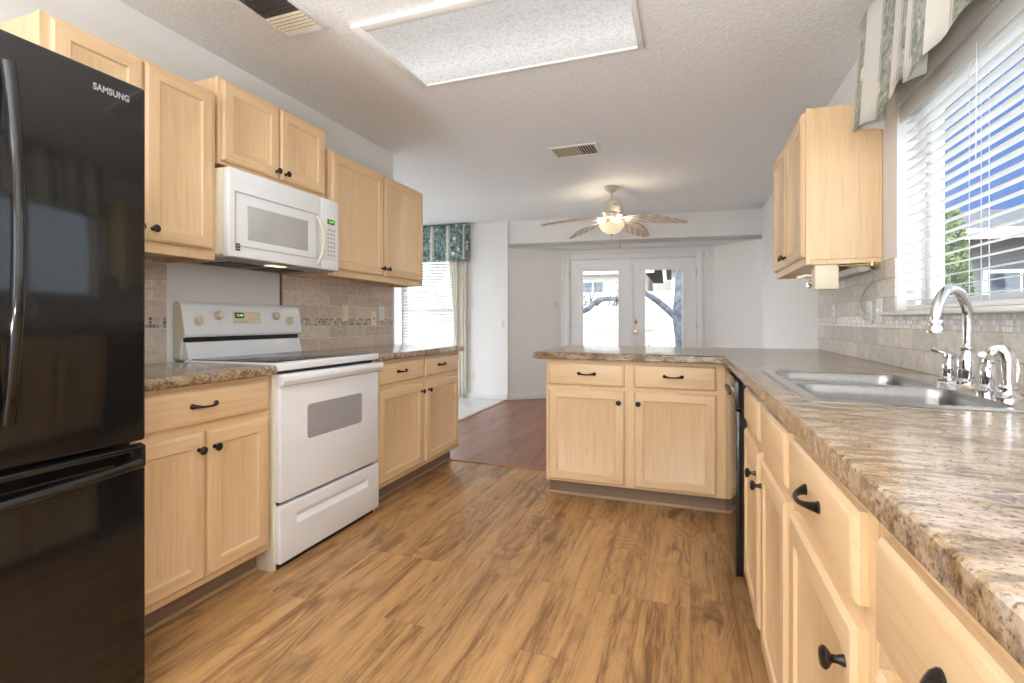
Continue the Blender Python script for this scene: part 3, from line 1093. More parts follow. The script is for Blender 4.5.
def wall_cab(label, loc, rz, W, H, doors, D=.305, name='wall_cabinet', lightrail=True):
    t = thing(name, label, 'cabinet', loc, rz)
    bm = BM()
    box(bm, (0, 0, 0), (W, .02, H), .001, 1)            # face frame
    box(bm, (.0, .02, .022), (W, D, H - .004), .001, 1)
    obj('carcass', bm, M['wood_v'], t)
    for xa in (.004, W - .016):
        bm = BM(); box(bm, (xa, .022, .0), (xa + .012, D, .0215)); obj('side_skirt', bm, M['wood_v'], t)
    for (x0, x1, z0, z1, kx, kz) in doors:
        bm = BM(); panel_door(bm, x0, x1, z0, z1)
        d = obj('door', bm, [M['wood_v'], M['wood_h']], t, sharp=25)
        knob(d, kx, kz)
    return t

# left wall cabinets (rz 90: local x -> +Y, local -y -> +X)
FX = -2.04
def wc_left(label, y0, y1, z0, z1, splits, kz, dz0=.045):
    ds = []
    for (a, b, k) in splits:
        ds.append((a - y0, b - y0, dz0, z1 - z0 - .012, k - y0, kz - z0))
    return wall_cab(label, (FX, y0, z0), 90, y1 - y0, z1 - z0, ds)
wc_left('tall two-door maple wall cabinet just above and beyond the black refrigerator', 1.025, 1.675, 1.385, 2.148, [(1.05, 1.348, 1.325), (1.358, 1.655, 1.382)], 1.478)
wc_left('short raised two-door maple wall cabinet above the white microwave', 1.690, 2.400, 1.835, 2.235, [(1.703, 2.036, 2.012), (2.048, 2.380, 2.074)], 1.885, .018)
wc_left('wide two-door maple wall cabinet beyond the microwave at the wall end', 2.425, 3.540, 1.385, 2.140, [(2.445, 2.975, 2.95), (2.990, 3.520, 3.015)], 1.475, .04)

# right wall cabinet (rz -90: local x -> -Y, local -y -> -X)
wall_cab('two-door maple wall cabinet right of the french doors, over the right counter', (.528, 3.655, 1.383), -90, .903, .757,
         [(.018, .442, .04, .742, .418, .085), (.460, .884, .04, .742, .484, .085)], D=XR - .528 - .002)

# left base cabinets
BX = -1.748
base_cab('maple base cabinet between the black refrigerator and the range', (BX, 1.07, 0), 90, .632,
         [(.018, .308, .135, .690, .283, .627), (.322, .612, .135, .690, .347, .627)], [(.018, .612, .722, .852, .305)])
base_cab('maple base cabinet on the far side of the range, ending at the nook', (BX, 2.472, 0), 90, 1.128,
         [(.025, .540, .135, .690, .512, .630), (.580, 1.095, .135, .690, .608, .630)],
         [(.025, .540, .722, .852, .270), (.580, 1.095, .722, .852, .805)])
# peninsula
t = base_cab('two-door maple peninsula cabinet facing the kitchen in front of the french doors', (-.862, 3.045, 0), 0, 1.075,
         [(.018, .490, .120, .690, .458, .620), (.545, 1.000, .120, .690, .572, .620)],
         [(.018, .490, .712, .848, .262), (.545, 1.000, .712, .848, .768)], D=.60)
bm = BM(); box(bm, (0, .602, 0), (1.69, .62, .872)); obj('back_panel', bm, M['wood_v'], t)
# right run, set very slightly out of square as in the room
RUN = -89.6
def runp(y):
    return (.2175 + (2.17 - y) * .007, y, 0)
sink_base = base_cab('maple sink base cabinet with two false drawer fronts beside the dishwasher', runp(2.240), RUN, .950,
         [(.087, .475, .118, .690, .443, .612), (.550, .940, .118, .690, .577, .612)],
         [(.087, .475, .722, .850, None), (.550, .940, .722, .850, None)], toe_in=.07, D=.595)
hol = BM(); box(hol, (.03, .035, .60), (.92, .585, 1.0)); cut([c for c in sink_base.children if c.name.startswith('carcass')][0], hol)
base_cab('one-door, one-drawer maple base cabinet between the sink base and the nearest cabinet', runp(1.283), RUN, .520,
         [(.038, .486, .118, .690, .455, .625)], [(.038, .486, .722, .850, .262)], toe_in=.07, D=.57)
base_cab('maple base cabinet nearest the camera under the right counter', runp(.755), RUN, .60,
         [(.040, .575, .118, .690, .07, .612)], [(.040, .575, .722, .850, .262)], toe_in=.07, D=.57)
base_cab('maple base cabinet continuing behind the camera under the right counter', runp(.150), RUN, .50,
         [(.02, .48, .118, .690, .05, .612)], [(.02, .48, .722, .850, .25)], toe_in=.07, D=.57)
# blind corner between peninsula and dishwasher
bm = BM(); box(bm, (.214, 2.855, .0), (.80, 3.04, .872)); o = obj('corner_cabinet', bm, M['wood_v']); tag(o, 'plain maple corner filler between the dishwasher and the peninsula cabinet', 'cabinet')

# ------------------------------------------------------------------ dishwasher
t = thing('dishwasher', 'black dishwasher under the counter between the sink base and the corner', 'dishwasher', (.180, 2.850, 0), RUN)
bm = BM(); box(bm, (.004, .02, .10), (.594, .56, .865)); obj('body', bm, M['dark_pl'], t)
bm = BM(); box(bm, (.004, -.006, .05), (.596, .022, .735), .004); obj('door', bm, M['black_gloss'], t)
bm = BM(); prism(bm, [(-.006, .74), (-.012, .765), (-.010, .862), (.02, .862), (.02, .74)], 0, .004, .596, .002); p_ = obj('control_panel', bm, M['black_gloss'], t)
bm = BM(); box(bm, (.20, -.022, .775), (.40, -.008, .80), .004); obj('latch_handle', bm, M['dark_pl'], p_)
bm = BM()
for k in range(5):
    box(bm, (.44 + k * .026, -.0135, .81), (.456 + k * .026, -.009, .822), .001)
obj('buttons', bm, M['alu'], p_)
bm = BM(); box(bm, (.006, .05, .0), (.594, .07, .112)); obj('kick_plate', bm, M['dark_pl'], t)

# ------------------------------------------------------------------ countertops
def bullnose(bm_faces_edges):
    pass
def counter(name, label, outline, front_edges, z0=.872, z1=.914, cutter=None):
    """outline: CCW plan points; front_edges: indexes of edges (i -> i+1) with a rolled edge"""
    bm = BM()
    n = len(outline)
    a = [bm.verts.new((*p, z0)) for p in outline]
    b = [bm.verts.new((*p, z1)) for p in outline]
    bm.faces.new(a[::-1]); bm.faces.new(b)
    for i in range(n):
        bm.faces.new([a[i], a[(i + 1) % n], b[(i + 1) % n], b[i]])
    bm.edges.ensure_lookup_table()
    es = []
    for i in front_edges:
        j = (i + 1) % n
        es.append(bm.edges.get((a[i], a[j]))); es.append(bm.edges.get((b[i], b[j])))
    bmesh.ops.bevel(bm, geom=es, offset=.016, segments=5, profile=.5, affect='EDGES')
    o = obj(name, bm, M['granite'], sharp=50)
    if cutter is not None:
        cut(o, cutter)
        o.data.shade_smooth(); o.data.set_sharp_from_angle(angle=R(50))
    tag(o, label, 'countertop')
    return o
CF = -1.705
counter('countertop', 'brown granite-look counter between refrigerator and range', [(XL + .009, 1.05), (CF, 1.05), (CF, 1.704), (XL + .009, 1.704)], [1])
counter('countertop', 'brown granite-look counter on the far side of the range', [(XL + .009, 2.468), (CF, 2.468), (CF, 3.60), (CF - .0, 3.612), (XL + .009, 3.612)], [1, 2, 3])
def rrect(x0, x1, y0, y1, r, n=5):
    p = []
    for cx, cy, a0 in ((x1 - r, y0 + r, -90), (x1 - r, y1 - r, 0), (x0 + r, y1 - r, 90), (x0 + r, y0 + r, 180)):
        for k in range(n + 1):
            a = R(a0 + 90 * k / n)
            p.append((cx + r * math.cos(a), cy + r * math.sin(a)))
    return p
SX0, SX1, SY0, SY1 = .262, .800, 1.372, 2.185
bmc = BM(); box(bmc, (SX0 + .02, SY0 + .02, .80), (SX1 - .02, SY1 - .02, 1.0))
outl = [(XR - .009, -.4), (XR - .009, 3.965), (-.928, 3.965), (-.948, 3.945), (-.948, 3.03), (-.918, 2.998), (.190, 2.998), (.205, 1.2), (.216, -.4)]
counter('countertop', 'long L-shaped granite-look counter over the sink run and the peninsula', outl, [1, 2, 3, 4, 5, 6, 7], cutter=bmc)

# ------------------------------------------------------------------ sink
t = thing('kitchen_sink', 'stainless steel double bowl sink set in the right counter', 'sink', (0, 0, 0))
ZS = .9175
B1 = (.300, .690, 1.402, 1.757); B2 = (.300, .690, 1.792, 2.145)
bm = BM()
def loop(bm, pts_, z):
    vs_ = [bm.verts.new((*p, z)) for p in pts_]
    return vs_
def bridge(bm, a, b):
    n = len(a)
    for k in range(n):
        bm.faces.new([a[k], a[(k + 1) % n], b[(k + 1) % n], b[k]])
outer0 = loop(bm, rrect(SX0 - .002, SX1 + .002, SY0 - .002, SY1 + .002, .030), .9145)
outer1 = loop(bm, rrect(SX0 + .002, SX1 - .002, SY0 + .002, SY1 - .002, .027), ZS + .0015)
outer = loop(bm, rrect(SX0 + .012, SX1 - .012, SY0 + .012, SY1 - .012, .022), ZS)
bridge(bm, outer0, outer1); bridge(bm, outer1, outer)
ins = []
for (x0, x1, y0, y1) in (B1, B2):
    ins.append(loop(bm, rrect(x0, x1, y0, y1, .05), ZS))
ed = []
for lp in [outer] + ins:
    for k in range(len(lp)):
        e = bm.edges.get((lp[k], lp[(k + 1) % len(lp)])) or bm.edges.new((lp[k], lp[(k + 1) % len(lp)]))
        ed.append(e)
bmesh.ops.triangle_fill(bm, use_beauty=True, use_dissolve=False, edges=ed)
obj('deck', bm, M['steel_bright'], t, sharp=60)
for (x0, x1, y0, y1) in (B1, B2):
    bm = BM()
    prev = loop(bm, rrect(x0, x1, y0, y1, .05), ZS)
    for ins_, z in ((.004, ZS - .006), (.007, ZS - .03), (.013, .775), (.024, .752), (.045, .744)):
        cur = loop(bm, rrect(x0 + ins_, x1 - ins_, y0 + ins_, y1 - ins_, .05), z)
        bridge(bm, prev, cur); prev = cur
    bm.faces.new(prev)
    bo = obj('bowl', bm, M['steel'], t, sharp=60)
    bm = BM(); lathe(bm, [(.042, .745), (.040, .7475), (.032, .7465), (.028, .7445)], ((x0 + x1) / 2, (y0 + y1) / 2, 0), 'z', 24); obj('drain', bm, M['chrome'], bo)

# ------------------------------------------------------------------ faucet set
FXx = .742
t = thing('faucet', 'chrome gooseneck faucet with two lever handles behind the sink', 'faucet', (FXx, 1.765, ZS))
bm = BM(); pr = rrect(-.030, .026, -.135, .135, .026)
va_ = loop(bm, pr, 0.0); vb_ = loop(bm, pr, .010); vc_ = loop(bm, rrect(-.024, .020, -.129, .129, .020), .016)
bm.faces.new(va_[::-1]); bridge(bm, va_, vb_); bridge(bm, vb_, vc_); bm.faces.new(vc_)
obj('base_plate', bm, M['chrome'], t)
bm = BM()
lathe(bm, [(.030, .014), (.030, .022), (.024, .030), (.026, .050), (.027, .075), (.020, .098), (.0165, .108), (.0185, .112), (.0185, .118), (.014, .124), (.0135, .13)], (0, 0, 0), 'z', 28)
pts_ = [(0, 0, .12), (0, 0, .17)]
end = Vector((-.132, -.150, 0)); hl = end.length / 2; dr = end.normalized()
for i in range(0, 21):
    a = PI * i / 20
    q = dr * (hl - hl * math.cos(a)); pts_.append((q.x, q.y, .192 + .088 * math.sin(a)))
pts_.append((end.x, end.y, .186))
tube(bm, pts_, .0130, 18)
lathe(bm, [(.013, .196), (.0165, .190), (.0165, .184), (.0185, .172), (.0205, .167), (.0205, .162), (.014, .160)], (end.x, end.y, 0), 'z', 24)
obj('spout', bm, M['chrome'], t)
def lever(yo, swing, parent):
    bm = BM()
    lathe(bm, [(.024, .010), (.024, .018), (.018, .026), (.020, .045), (.020, .060), (.014, .074), (.012, .080), (.015, .084), (.014, .092), (.006, .096)], (0, yo, 0), 'z', 24)
    c_ = Vector((0, yo, .088))
    d_ = Vector(swing)
    tube(bm, [c_, c_ + d_ * .25 + Vector((0, 0, .006)), c_ + d_ * .6 + Vector((0, 0, .004)), c_ + d_ * .85 + Vector((0, 0, .004)), c_ + d_ + Vector((0, 0, .006))], [.010, .009, .006, .0075, .009], 12)
    return obj('lever_handle', bm, M['chrome'], parent)
lever(.105, (-.020, .052, .010), t)
lever(-.105, (-.030, -.035, .012), t)
t = thing('side_sprayer', 'chrome side sprayer nearest the camera behind the sink', 'sprayer', (FXx - .012, 1.548, ZS))
bm = BM()
lathe(bm, [(.030, 0), (.030, .006), (.020, .014), (.017, .024), (.019, .030), (.016, .036)], (0, 0, 0), 'z', 24); obj('holder', bm, M['chrome'], t)
bm = BM()
tube(bm, [(0, 0, .03), (0, 0, .065), (0, 0, .095), (-.004, .002, .116), (-.014, .007, .126), (-.024, .012, .122), (-.030, .015, .110)], [.0125, .0130, .0145, .0155, .0155, .0150, .0125], 16)
tube(bm, [(.012, -.004, .045), (.016, -.006, .075), (.012, -.004, .10)], .004, 8)
obj('spray_head', bm, M['chrome'], t)

# ------------------------------------------------------------------ refrigerator
FRX = -1.49
t = thing('refrigerator', 'glossy black bottom-freezer refrigerator at the left edge', 'refrigerator', (FRX, .099, 0), 90)
W_ = .905
bm = BM(); box(bm, (.004, .062, .03), (W_ - .004, .80, 1.760), .004); obj('cabinet_body', bm, M['black_gloss'], t)
def fdoor(x0, x1, z0, z1, hx):
    bm = BM(); box(bm, (x0, 0, z0), (x1, .060, z1), .008, 4)
    d = obj('door', bm, M['black_gloss'], t)
    bm = BM()
    n = 18; ps, rs = [], []
    za, zb = .875, 1.70
    for i in range(n + 1):
        f = i / n; z = za + (zb - za) * f
        ps.append((hx, -.022 - .042 * math.sin(PI * f) ** .8, z)); rs.append(.0135)
    tube(bm, ps, rs, 14)
    for z in (za + .012, zb - .012):
        tube(bm, [(hx, .002, z), (hx, -.026, z)], .012, 12)
    obj('handle', bm, M['black_gloss'], d)
    return d
fdoor(.003, W_ / 2 - .002, .765, 1.783, W_ / 2 - .035 - .02)
dr_ = fdoor(W_ / 2 + .002, W_ - .003, .765, 1.783, .580)
text_mesh('brand_lettering', 'SAMSUNG', .0245, M['steel_bright'], dr_, FRONT(.810, -.0008, 1.733) @ Matrix.Diagonal((.78, 1, 1, 1)), bold=.0009, spacing=1.05)
bm = BM(); box(bm, (.003, 0, .055), (W_ - .003, .060, .690), .008, 4); fz = obj('freezer_drawer', bm, M['black_gloss'], t)
bm = BM(); prism(bm, [(.0, .688), (.0, .750), (.020, .756), (.058, .756), (.058, .688)], 0, .003, W_ - .003, .003)
cutb = BM(); box(cutb, (.045, -.02, .690), (W_ - .045, .035, .738))
ll = obj('drawer_lip', bm, M['black_gloss'], fz); cut(ll, cutb)
bm = BM(); n = 16; ps = []
for i in range(n + 1):
    f = i / n
    ps.append((.03 + (W_ - .06) * f, -.016 - .030 * math.sin(PI * f) ** .7, .706 - .012 * math.sin(PI * f)))
tube(bm, ps, .014, 14)
for xx in (.04, W_ - .04):
    tube(bm, [(xx, .005, .706), (xx, -.02, .706)], .012, 12)
obj('handle', bm, M['black_gloss'], fz)
bm = BM()
box(bm, (W_ - .07, .075, 1.756), (W_ - .01, .15, 1.772), .004)
obj('hinge_cover', bm, M['dark_pl'], t)
for xx in (.06, W_ - .05):
    bm = BM(); lathe(bm, [(.024, -.014), (.024, .014)], (xx, .075, .024), 'x', 20); obj('roller', bm, M['alu'], t)
bm = BM(); box(bm, (.02, .07, .02), (W_ - .02, .10, .05)); obj('base_grille', bm, M['dark_pl'], t)

# ------------------------------------------------------------------ microwave
t = thing('microwave', 'white over-the-range microwave mounted under the short wall cabinet', 'microwave', (-1.95, 1.672, 1.402), 90)
W_, H_ = .742, .405
bm = BM(); box(bm, (.002, .042, .012), (W_ - .002, .385, H_), .003); obj('body', bm, M['cream_app'], t)
bm = BM(); box(bm, (.0, .002, .0), (.590, .042, H_), .006, 3)
d = obj('door', bm, M['white_app'], t)
bm = BM()
for a, b in (((.030, -.001, .050), (.560, .002, .056)), ((.030, -.001, .296), (.560, .002, .302)), ((.030, -.001, .050), (.036, .002, .302)), ((.554, -.001, .050), (.560, .002, .302))):
    box(bm, a, b)
obj('door_panel_line', bm, M['grey_lines'], d)
bm = BM(); box(bm, (.100, -.002, .088), (.488, .003, .248), .002); obj('window', bm, M['mw_win'], d)
bm = BM(); ps = []
for i in range(15):
    f = i / 14
    ps.append((.555 + .012 * math.sin(PI * f), -.006 - .036 * math.sin(PI * f) ** .75, .022 + .262 * f))
tube(bm, ps, .0125, 14, flat=.7); lab(obj('handle', bm, M['cream_app'], d), 'cream bowed vertical handle')
bm = BM()
for i in range(2):
    for j in range(3):
        box(bm, (.034 + i * .013, -.0015, .030 + j * .012), (.044 + i * .013, .003, .039 + j * .012), .0008)
obj('logo_badge', bm, M['dark_pl'], d)
bm = BM(); box(bm, (.593, .002, .0), (W_, .042, H_), .006, 3)
cp = obj('control_panel', bm, M['white_app'], t)
bm = BM(); box(bm, (.625, -.001, .060), (.722, .003, .308), .001); kp = obj('keypad', bm, M['white_plastic'], cp)
bm = BM(); box(bm, (.640, -.003, .262), (.700, .0, .290), .001); obj('display', bm, M['dark_pl'], cp)
text_mesh('clock_digits', '12:47', .020, M['digits'], cp, FRONT(.670, -.0032, .276), ext=.0003)
bm = BM()
for i in range(3):
    for j in range(7):
        box(bm, (.640 + i * .024, -.0025, .080 + j * .024), (.656 + i * .024, .0, .090 + j * .024), .0006)
obj('buttons', bm, M['grey_lines'], cp)
bm = BM(); box(bm, (.0, .004, H_ - .052), (W_, .0015, H_ - .050)); obj('top_seam', bm, M['white_plastic'], t)
bm = BM(); box(bm, (.006, .03, -.006), (W_ - .006, .385, .012), .003); u = obj('underside_panel', bm, M['mesh_grey'], t)
for a in (.12, .40):
    bm = BM()
    for k in range(9):
        box(bm, (a + k * .024, .14, -.011), (a + .012 + k * .024, .32, -.006))
    obj('filter', bm, M['dark_pl'], u)
bm = BM(); box(bm, (.30, .06, -.010), (.40, .11, -.005), .002); obj('lamp_lens', bm, M['mw_lamp'], u)

# ------------------------------------------------------------------ range
t = thing('range', 'white electric range with black glass cooktop between the left base cabinets', 'stove', (-1.735, 1.708, 0), 90)
W_ = .757
bm = BM(); box(bm, (.0, .0, .0), (.018, .60, .885)); box(bm, (W_ - .018, 0, 0), (W_, .60, .885)); box(bm, (.018, .02, .05), (W_ - .018, .60, .885)); obj('body', bm, M['cream_app'], t)
bm = BM(); box(bm, (.018, .01, .02), (W_ - .018, .03, .885)); obj('front_recess', bm, M['black_gap'], t)
bm = BM(); box(bm, (-.003, -.028, .886), (W_ + .003, .55, .922), .010, 4); ct = obj('cooktop', bm, M['white_app'], t)
gm, gnt, gb = nmat('black_ceramic_glass')
gco = objco(gnt)
L(gnt, ramp(gnt, noise(gnt, gco, 400, 2, .5), [(.55, (.03, .03, .032)), (.75, (.16, .16, .16))]), gb.inputs['Base Color'])
gb.inputs['Roughness'].default_value = .08
M['ceran'] = gm
bm = BM(); box(bm, (.028, .025, .9215), (W_ - .028, .530, .9255), .0015); g = obj('glass_surface', bm, M['ceran'], ct)
bm = BM()
for cx, cy, r in ((.20, .15, .10), (.56, .15, .085), (.20, .40, .085), (.56, .40, .10)):
    for rr in (r, r * .62):
        lathe(bm, [(rr, .9256), (rr, .926), (rr - .002, .926), (rr - .002, .9256)], (cx, cy, 0), 'z', 40, cap=False)
obj('burner_rings', bm, M['grey_lines'], g)
# oven door
bm = BM(); box(bm, (.012, -.030, .300), (W_ - .008, .008, .872), .008, 3); od = obj('oven_door', bm, M['white_app'], t)
bm = BM()
prism(bm, [(-.030, .815), (-.052, .826), (-.062, .845), (-.060, .862), (-.050, .872), (-.030, .874)], 0, .006, W_ - .004, .002)
obj('door_handle', bm, M['white_app'], od)
bm = BM(); fs = rrect(.178, .590, .553, .715, .016)
a_ = [bm.verts.new((p[0], -.0315, p[1])) for p in fs]; b_ = [bm.verts.new((p[0], -.028, p[1])) for p in fs]
bm.faces.new(a_); bm.faces.new(b_[::-1]); bridge(bm, a_, b_)
obj('oven_window', bm, M['oven_win'], od)
# drawer with scooped grip
bm = BM(); box(bm, (.010, -.030, .030), (W_ - .004, .008, .286), .006, 3); sd_ = obj('storage_drawer', bm, M['white_app'], t)
cb_ = BM(); prism(cb_, [(-.05, .232), (-.030, .232), (-.014, .206), (-.030, .180), (-.05, .180)], 0, .11, W_ - .11)
cut(sd_, cb_); sd_.data.shade_smooth(); sd_.data.set_sharp_from_angle(angle=R(30))
bm = BM(); box(bm, (.02, .0, .0), (W_ - .02, .03, .032)); obj('toe_gap', bm, M['black_gap'], t)
BGT = Matrix.Translation((0, -.033, 0))
# backguard
bm = BM()
prism(bm, [(.575, 1.030), (.570, 1.045), (.588, 1.150), (.598, 1.190), (.612, 1.203), (.640, 1.203), (.640, .92), (.600, .92), (.600, 1.030)], 0, .0, W_ - .0, .004, 2)
bgd = obj('backguard', bm, M['white_app'], t, xf=BGT)
bm = BM(); prism(bm, [(.573, 1.028), (.571, 1.045), (.589, 1.150), (.599, 1.188), (.613, 1.2005), (.641, 1.2005), (.641, .93), (.601, .93), (.601, 1.028)], 0, -.004, .0, .0); lab(obj('end_cap', bm, M['cream_app'], bgd, xf=BGT), 'cream plastic end cap of the control backguard')
bm = BM(); prism(bm, [(.573, 1.028), (.571, 1.045), (.589, 1.150), (.599, 1.188), (.613, 1.2005), (.641, 1.2005), (.641, .93), (.601, .93), (.601, 1.028)], 0, W_, W_ + .004, .0); lab(obj('end_cap', bm, M['cream_app'], bgd, xf=BGT), 'cream plastic end cap of the control backguard')
bm = BM(); prism(bm, [(.560, .922), (.582, 1.002), (.598, 1.010), (.600, .922)], 0, .010, W_ - .010, .002); obj('riser_panel', bm, M['white_app'], t, xf=BGT)
bm = BM(); box(bm, (.012, .590, 1.006), (W_ - .012, .601, 1.030)); obj('vent_slot', bm, M['black_gap'], t, xf=BGT)
tl = math.atan2(.018, .105)
def bgface(x, z):   # point on the sloping face
    return Matrix.Translation((x, .537 + (z - 1.045) * .018 / .105, z)) @ Matrix.Rotation(-tl, 4, 'X')
for kx, kz in ((.075, 1.110), (.185, 1.138), (.560, 1.138), (.662, 1.110)):
    bm = BM(); lathe(bm, [(.024, 0), (.024, .003), (.0205, .006), (.019, .022), (.016, .025), (0, .0255)], (0, 0, 0), '-y', 26)
    box(bm, (-.004, -.032, -.019), (.004, -.020, .019), .002)
    k_ = obj('knob', bm, M['cream_pl'], bgd, xf=bgface(kx, kz))
bm = BM(); box(bm, (-.098, -.002, -.034), (.082, .001, .034), .001); dp = obj('control_display', bm, M['cream_pl'], bgd, xf=bgface(.372, 1.128))
bm = BM(); box(bm, (-.085, -.004, -.004), (-.030, -.001, .026), .001); obj('clock_window', bm, M['dark_pl'], dp, xf=bgface(.372, 1.128))
text_mesh('clock_digits', '12:48', .018, M['digits'], dp, bgface(.372, 1.128) @ FRONT(-.057, -.0043, .011), ext=.0003)
bm = BM()
for k in range(6):
    box(bm, (-.088 + k * .014, -.0035, -.026), (-.080 + k * .014, -.001, -.020))
for px_, pz_ in ((.0, -.01), (.014, -.006), (.03, .012), (.05, .012), (.03, -.012), (.05, -.012), (.066, .018)):
    box(bm, (px_, -.0035, pz_), (px_ + .008, -.001, pz_ + .005))
obj('buttons', bm, M['grey_lines'], dp, xf=bgface(.372, 1.128))
bm = BM()
for kx, kz in ((.075, 1.110), (.185, 1.138), (.560, 1.138), (.662, 1.110)):
    for a in range(5):
        an = R(40 + a * 60)
        mm = bgface(kx + .034 * math.cos(an), kz + .034 * math.sin(an)).translation
        box(bm, mm - Vector((.0018, .0012, .0018)), mm + Vector((.0018, 0, .0018)))
obj('dial_marks', bm, M['grey_lines'], bgd)

# ------------------------------------------------------------------ ceiling light panel
t = thing('ceiling_light', 'long rectangular fluorescent ceiling light with textured lens and white trim', 'ceiling light', (0, 0, ZC))
LX0, LX1, LY0, LY1 = -1.46, -.25, 2.00, 2.575
bm = BM()
f_ = .052
for a, b in (((LX0 - f_, LY0 - f_, -.022), (LX0, LY1 + .02, 0)), ((LX1, LY0 - f_, -.022), (LX1 + .03, LY1 + .02, 0)),
             ((LX0, LY0 - f_, -.022), (LX1, LY0, 0)), ((LX0, LY1, -.022), (LX1, LY1 + .02, 0))):
    box(bm, a, b, .005)
obj('light_frame', bm, M['trim'], t)
bm = BM()
box(bm, (LX0, LY0, -.012), (LX1, LY1, -.006)); obj('diffuser', bm, M['lens'], t)
LC = 0
t2 = thing('ceiling_light', 'added unseen rectangular fill light on the ceiling behind the camera', 'ceiling light', (-.75, -1.7, ZC))  # unseen panel added behind the camera as fill light
bm = BM()
for a, b in (((-.65, -.35, -.06), (.65, -.30, 0)), ((-.65, .30, -.06), (.65, .35, 0)), ((-.65, -.30, -.06), (-.60, .30, 0)), ((.60, -.30, -.06), (.65, .30, 0))):
    box(bm, a, b, .004)
obj('light_frame', bm, M['trim'], t2)
bm = BM(); box(bm, (-.6, -.3, -.02), (.6, .3, -.012)); obj('diffuser', bm, M['lens'], t2)
t = t2; LX0, LX1, LY0, LY1 = -.58, .58, -.28, .28
ad = bpy.data.lights.new('rear_fill_light', 'AREA'); ad.shape = 'RECTANGLE'; ad.size = LX1 - LX0 - .02; ad.size_y = LY1 - LY0 - .02; ad.energy = 12; ad.color = (.96, .98, 1)
ao = bpy.data.objects.new('rear_fill_light', ad); COL.objects.link(ao); ao.parent = t; ao.location = ((LX0 + LX1) / 2, (LY0 + LY1) / 2, -.03)

# unseen uplights added behind the photographer, bouncing fill light off the ceiling
def add_uplight(label, x, y, en):
    t = thing('fill_uplight', label, 'lamp', (x, y, 0))
    bm = BM(); lathe(bm, [(.14, 0), (.14, .015), (.03, .03), (.012, .05)], (0, 0, 0), 'z', 28); obj('base', bm, M['knob'], t)
    bm = BM(); lathe(bm, [(.012, .04), (.012, .92)], (0, 0, 0), 'z', 14); obj('pole', bm, M['knob'], t)
    bm = BM(); lathe(bm, [(.02, .90), (.10, .92), (.17, .96), (.165, .965), (.095, .93), (.02, .915)], (0, 0, 0), 'z', 28, cap=False); obj('uplight_shade', bm, M['bowl_plain'], t)
    ld = bpy.data.lights.new('fill_uplight_source', 'AREA'); ld.shape = 'DISK'; ld.size = .22; ld.energy = en; ld.color = (.93, .965, 1)
    lo = bpy.data.objects.new('fill_uplight_source', ld); COL.objects.link(lo); lo.parent = t; lo.location = (0, 0, .962); lo.rotation_euler = (PI, 0, 0)
add_uplight('added unseen fill uplight behind the photographer on the left', -1.3, -.7, 80)
add_uplight('added unseen fill uplight behind the photographer on the right', -.35, -.8, 44)

# ------------------------------------------------------------------ air vents
def vent(label, x0, x1, y0, y1, nl, along):
    t = thing('ceiling_vent', label, 'air vent', ((x0 + x1) / 2, (y0 + y1) / 2, ZC))
    hx, hy = (x1 - x0) / 2, (y1 - y0) / 2
    f = .028
    bm = BM()
    for a, b in (((-hx, -hy, -.010), (-hx + f, hy, 0)), ((hx - f, -hy, -.010), (hx, hy, 0)), ((-hx + f, -hy, -.010), (hx - f, -hy + f, 0)), ((-hx + f, hy - f, -.010), (hx - f, hy, 0))):
        box(bm, a, b, .003)
    obj('frame', bm, M['ivory'] if False else M['trim'], t)
    bm = BM(); box(bm, (-hx + f, -hy + f, -.002), (hx - f, hy - f, 0)); obj('duct_opening', bm, M['duct'], t)  # dark sheet stands in for the unlit duct inside
    bm = BM()
    n = nl
    for i in range(n):
        u = (i + .5) / n
        ang = R(42 if u < .62 else -42)
        if along == 'y':       # louvres run across X, stacked along Y
            c = -hy + f + (2 * hy - 2 * f) * u
            dy, dz = .006 * math.cos(ang), .006 * math.sin(ang)
            prism(bm, [(c - dy, -.006 - dz), (c + dy, -.006 + dz), (c + dy + .001, -.0052 + dz), (c - dy + .001, -.0052 - dz)], 0, -hx + f, hx - f)
        else:
            c = -hx + f + (2 * hx - 2 * f) * u
            dy, dz = .006 * math.cos(ang), .006 * math.sin(ang)
            v_ = [(c - dy, -.006 - dz), (c + dy, -.006 + dz), (c + dy + .001, -.0052 + dz), (c - dy + .001, -.0052 - dz)]
            prism(bm, v_, 1, -hy + f, hy - f)
    obj('louvres', bm, M['ivory'], t)
    return t
vent('ceiling air vent above the left wall cabinets near the refrigerator', -1.88, -1.62, 1.50, 1.935, 17, 'y')
vent('ceiling air vent between the light panel and the ceiling fan', -1.09, -.69, 3.88, 4.16, 16, 'x')

# ------------------------------------------------------------------ ceiling fan
t = thing('ceiling_fan', 'beige ceiling fan with palm leaf blades and a lit glass bowl in the nook', 'ceiling fan', (-.775, 5.24, ZC))
bm = BM(); lathe(bm, [(.075, 0), (.075, -.010), (.060, -.030), (.035, -.055), (.020, -.062), (.020, -.066)], (0, 0, 0), 'z', 32); obj('canopy', bm, M['fan_beige'], t)
bm = BM(); lathe(bm, [(.013, -.05), (.013, -.13)], (0, 0, 0), 'z', 16); obj('downrod', bm, M['fan_beige'], t)
bm = BM(); lathe(bm, [(.020, -.118), (.030, -.125), (.060, -.140), (.095, -.170), (.102, -.190), (.098, -.205), (.104, -.212), (.104, -.285), (.098, -.30), (.108, -.315), (.108, -.330), (.060, -.345)], (0, 0, 0), 'z', 40); obj('motor_housing', bm, M['fan_beige'], t)
hubz = -.340
bm = BM(); lathe(bm, [(.06, -.338), (.085, -.352), (.085, -.376), (.125, -.385), (.128, -.396)], (0, 0, 0), 'z', 36); obj('light_fitter', bm, M['fan_beige'], t)
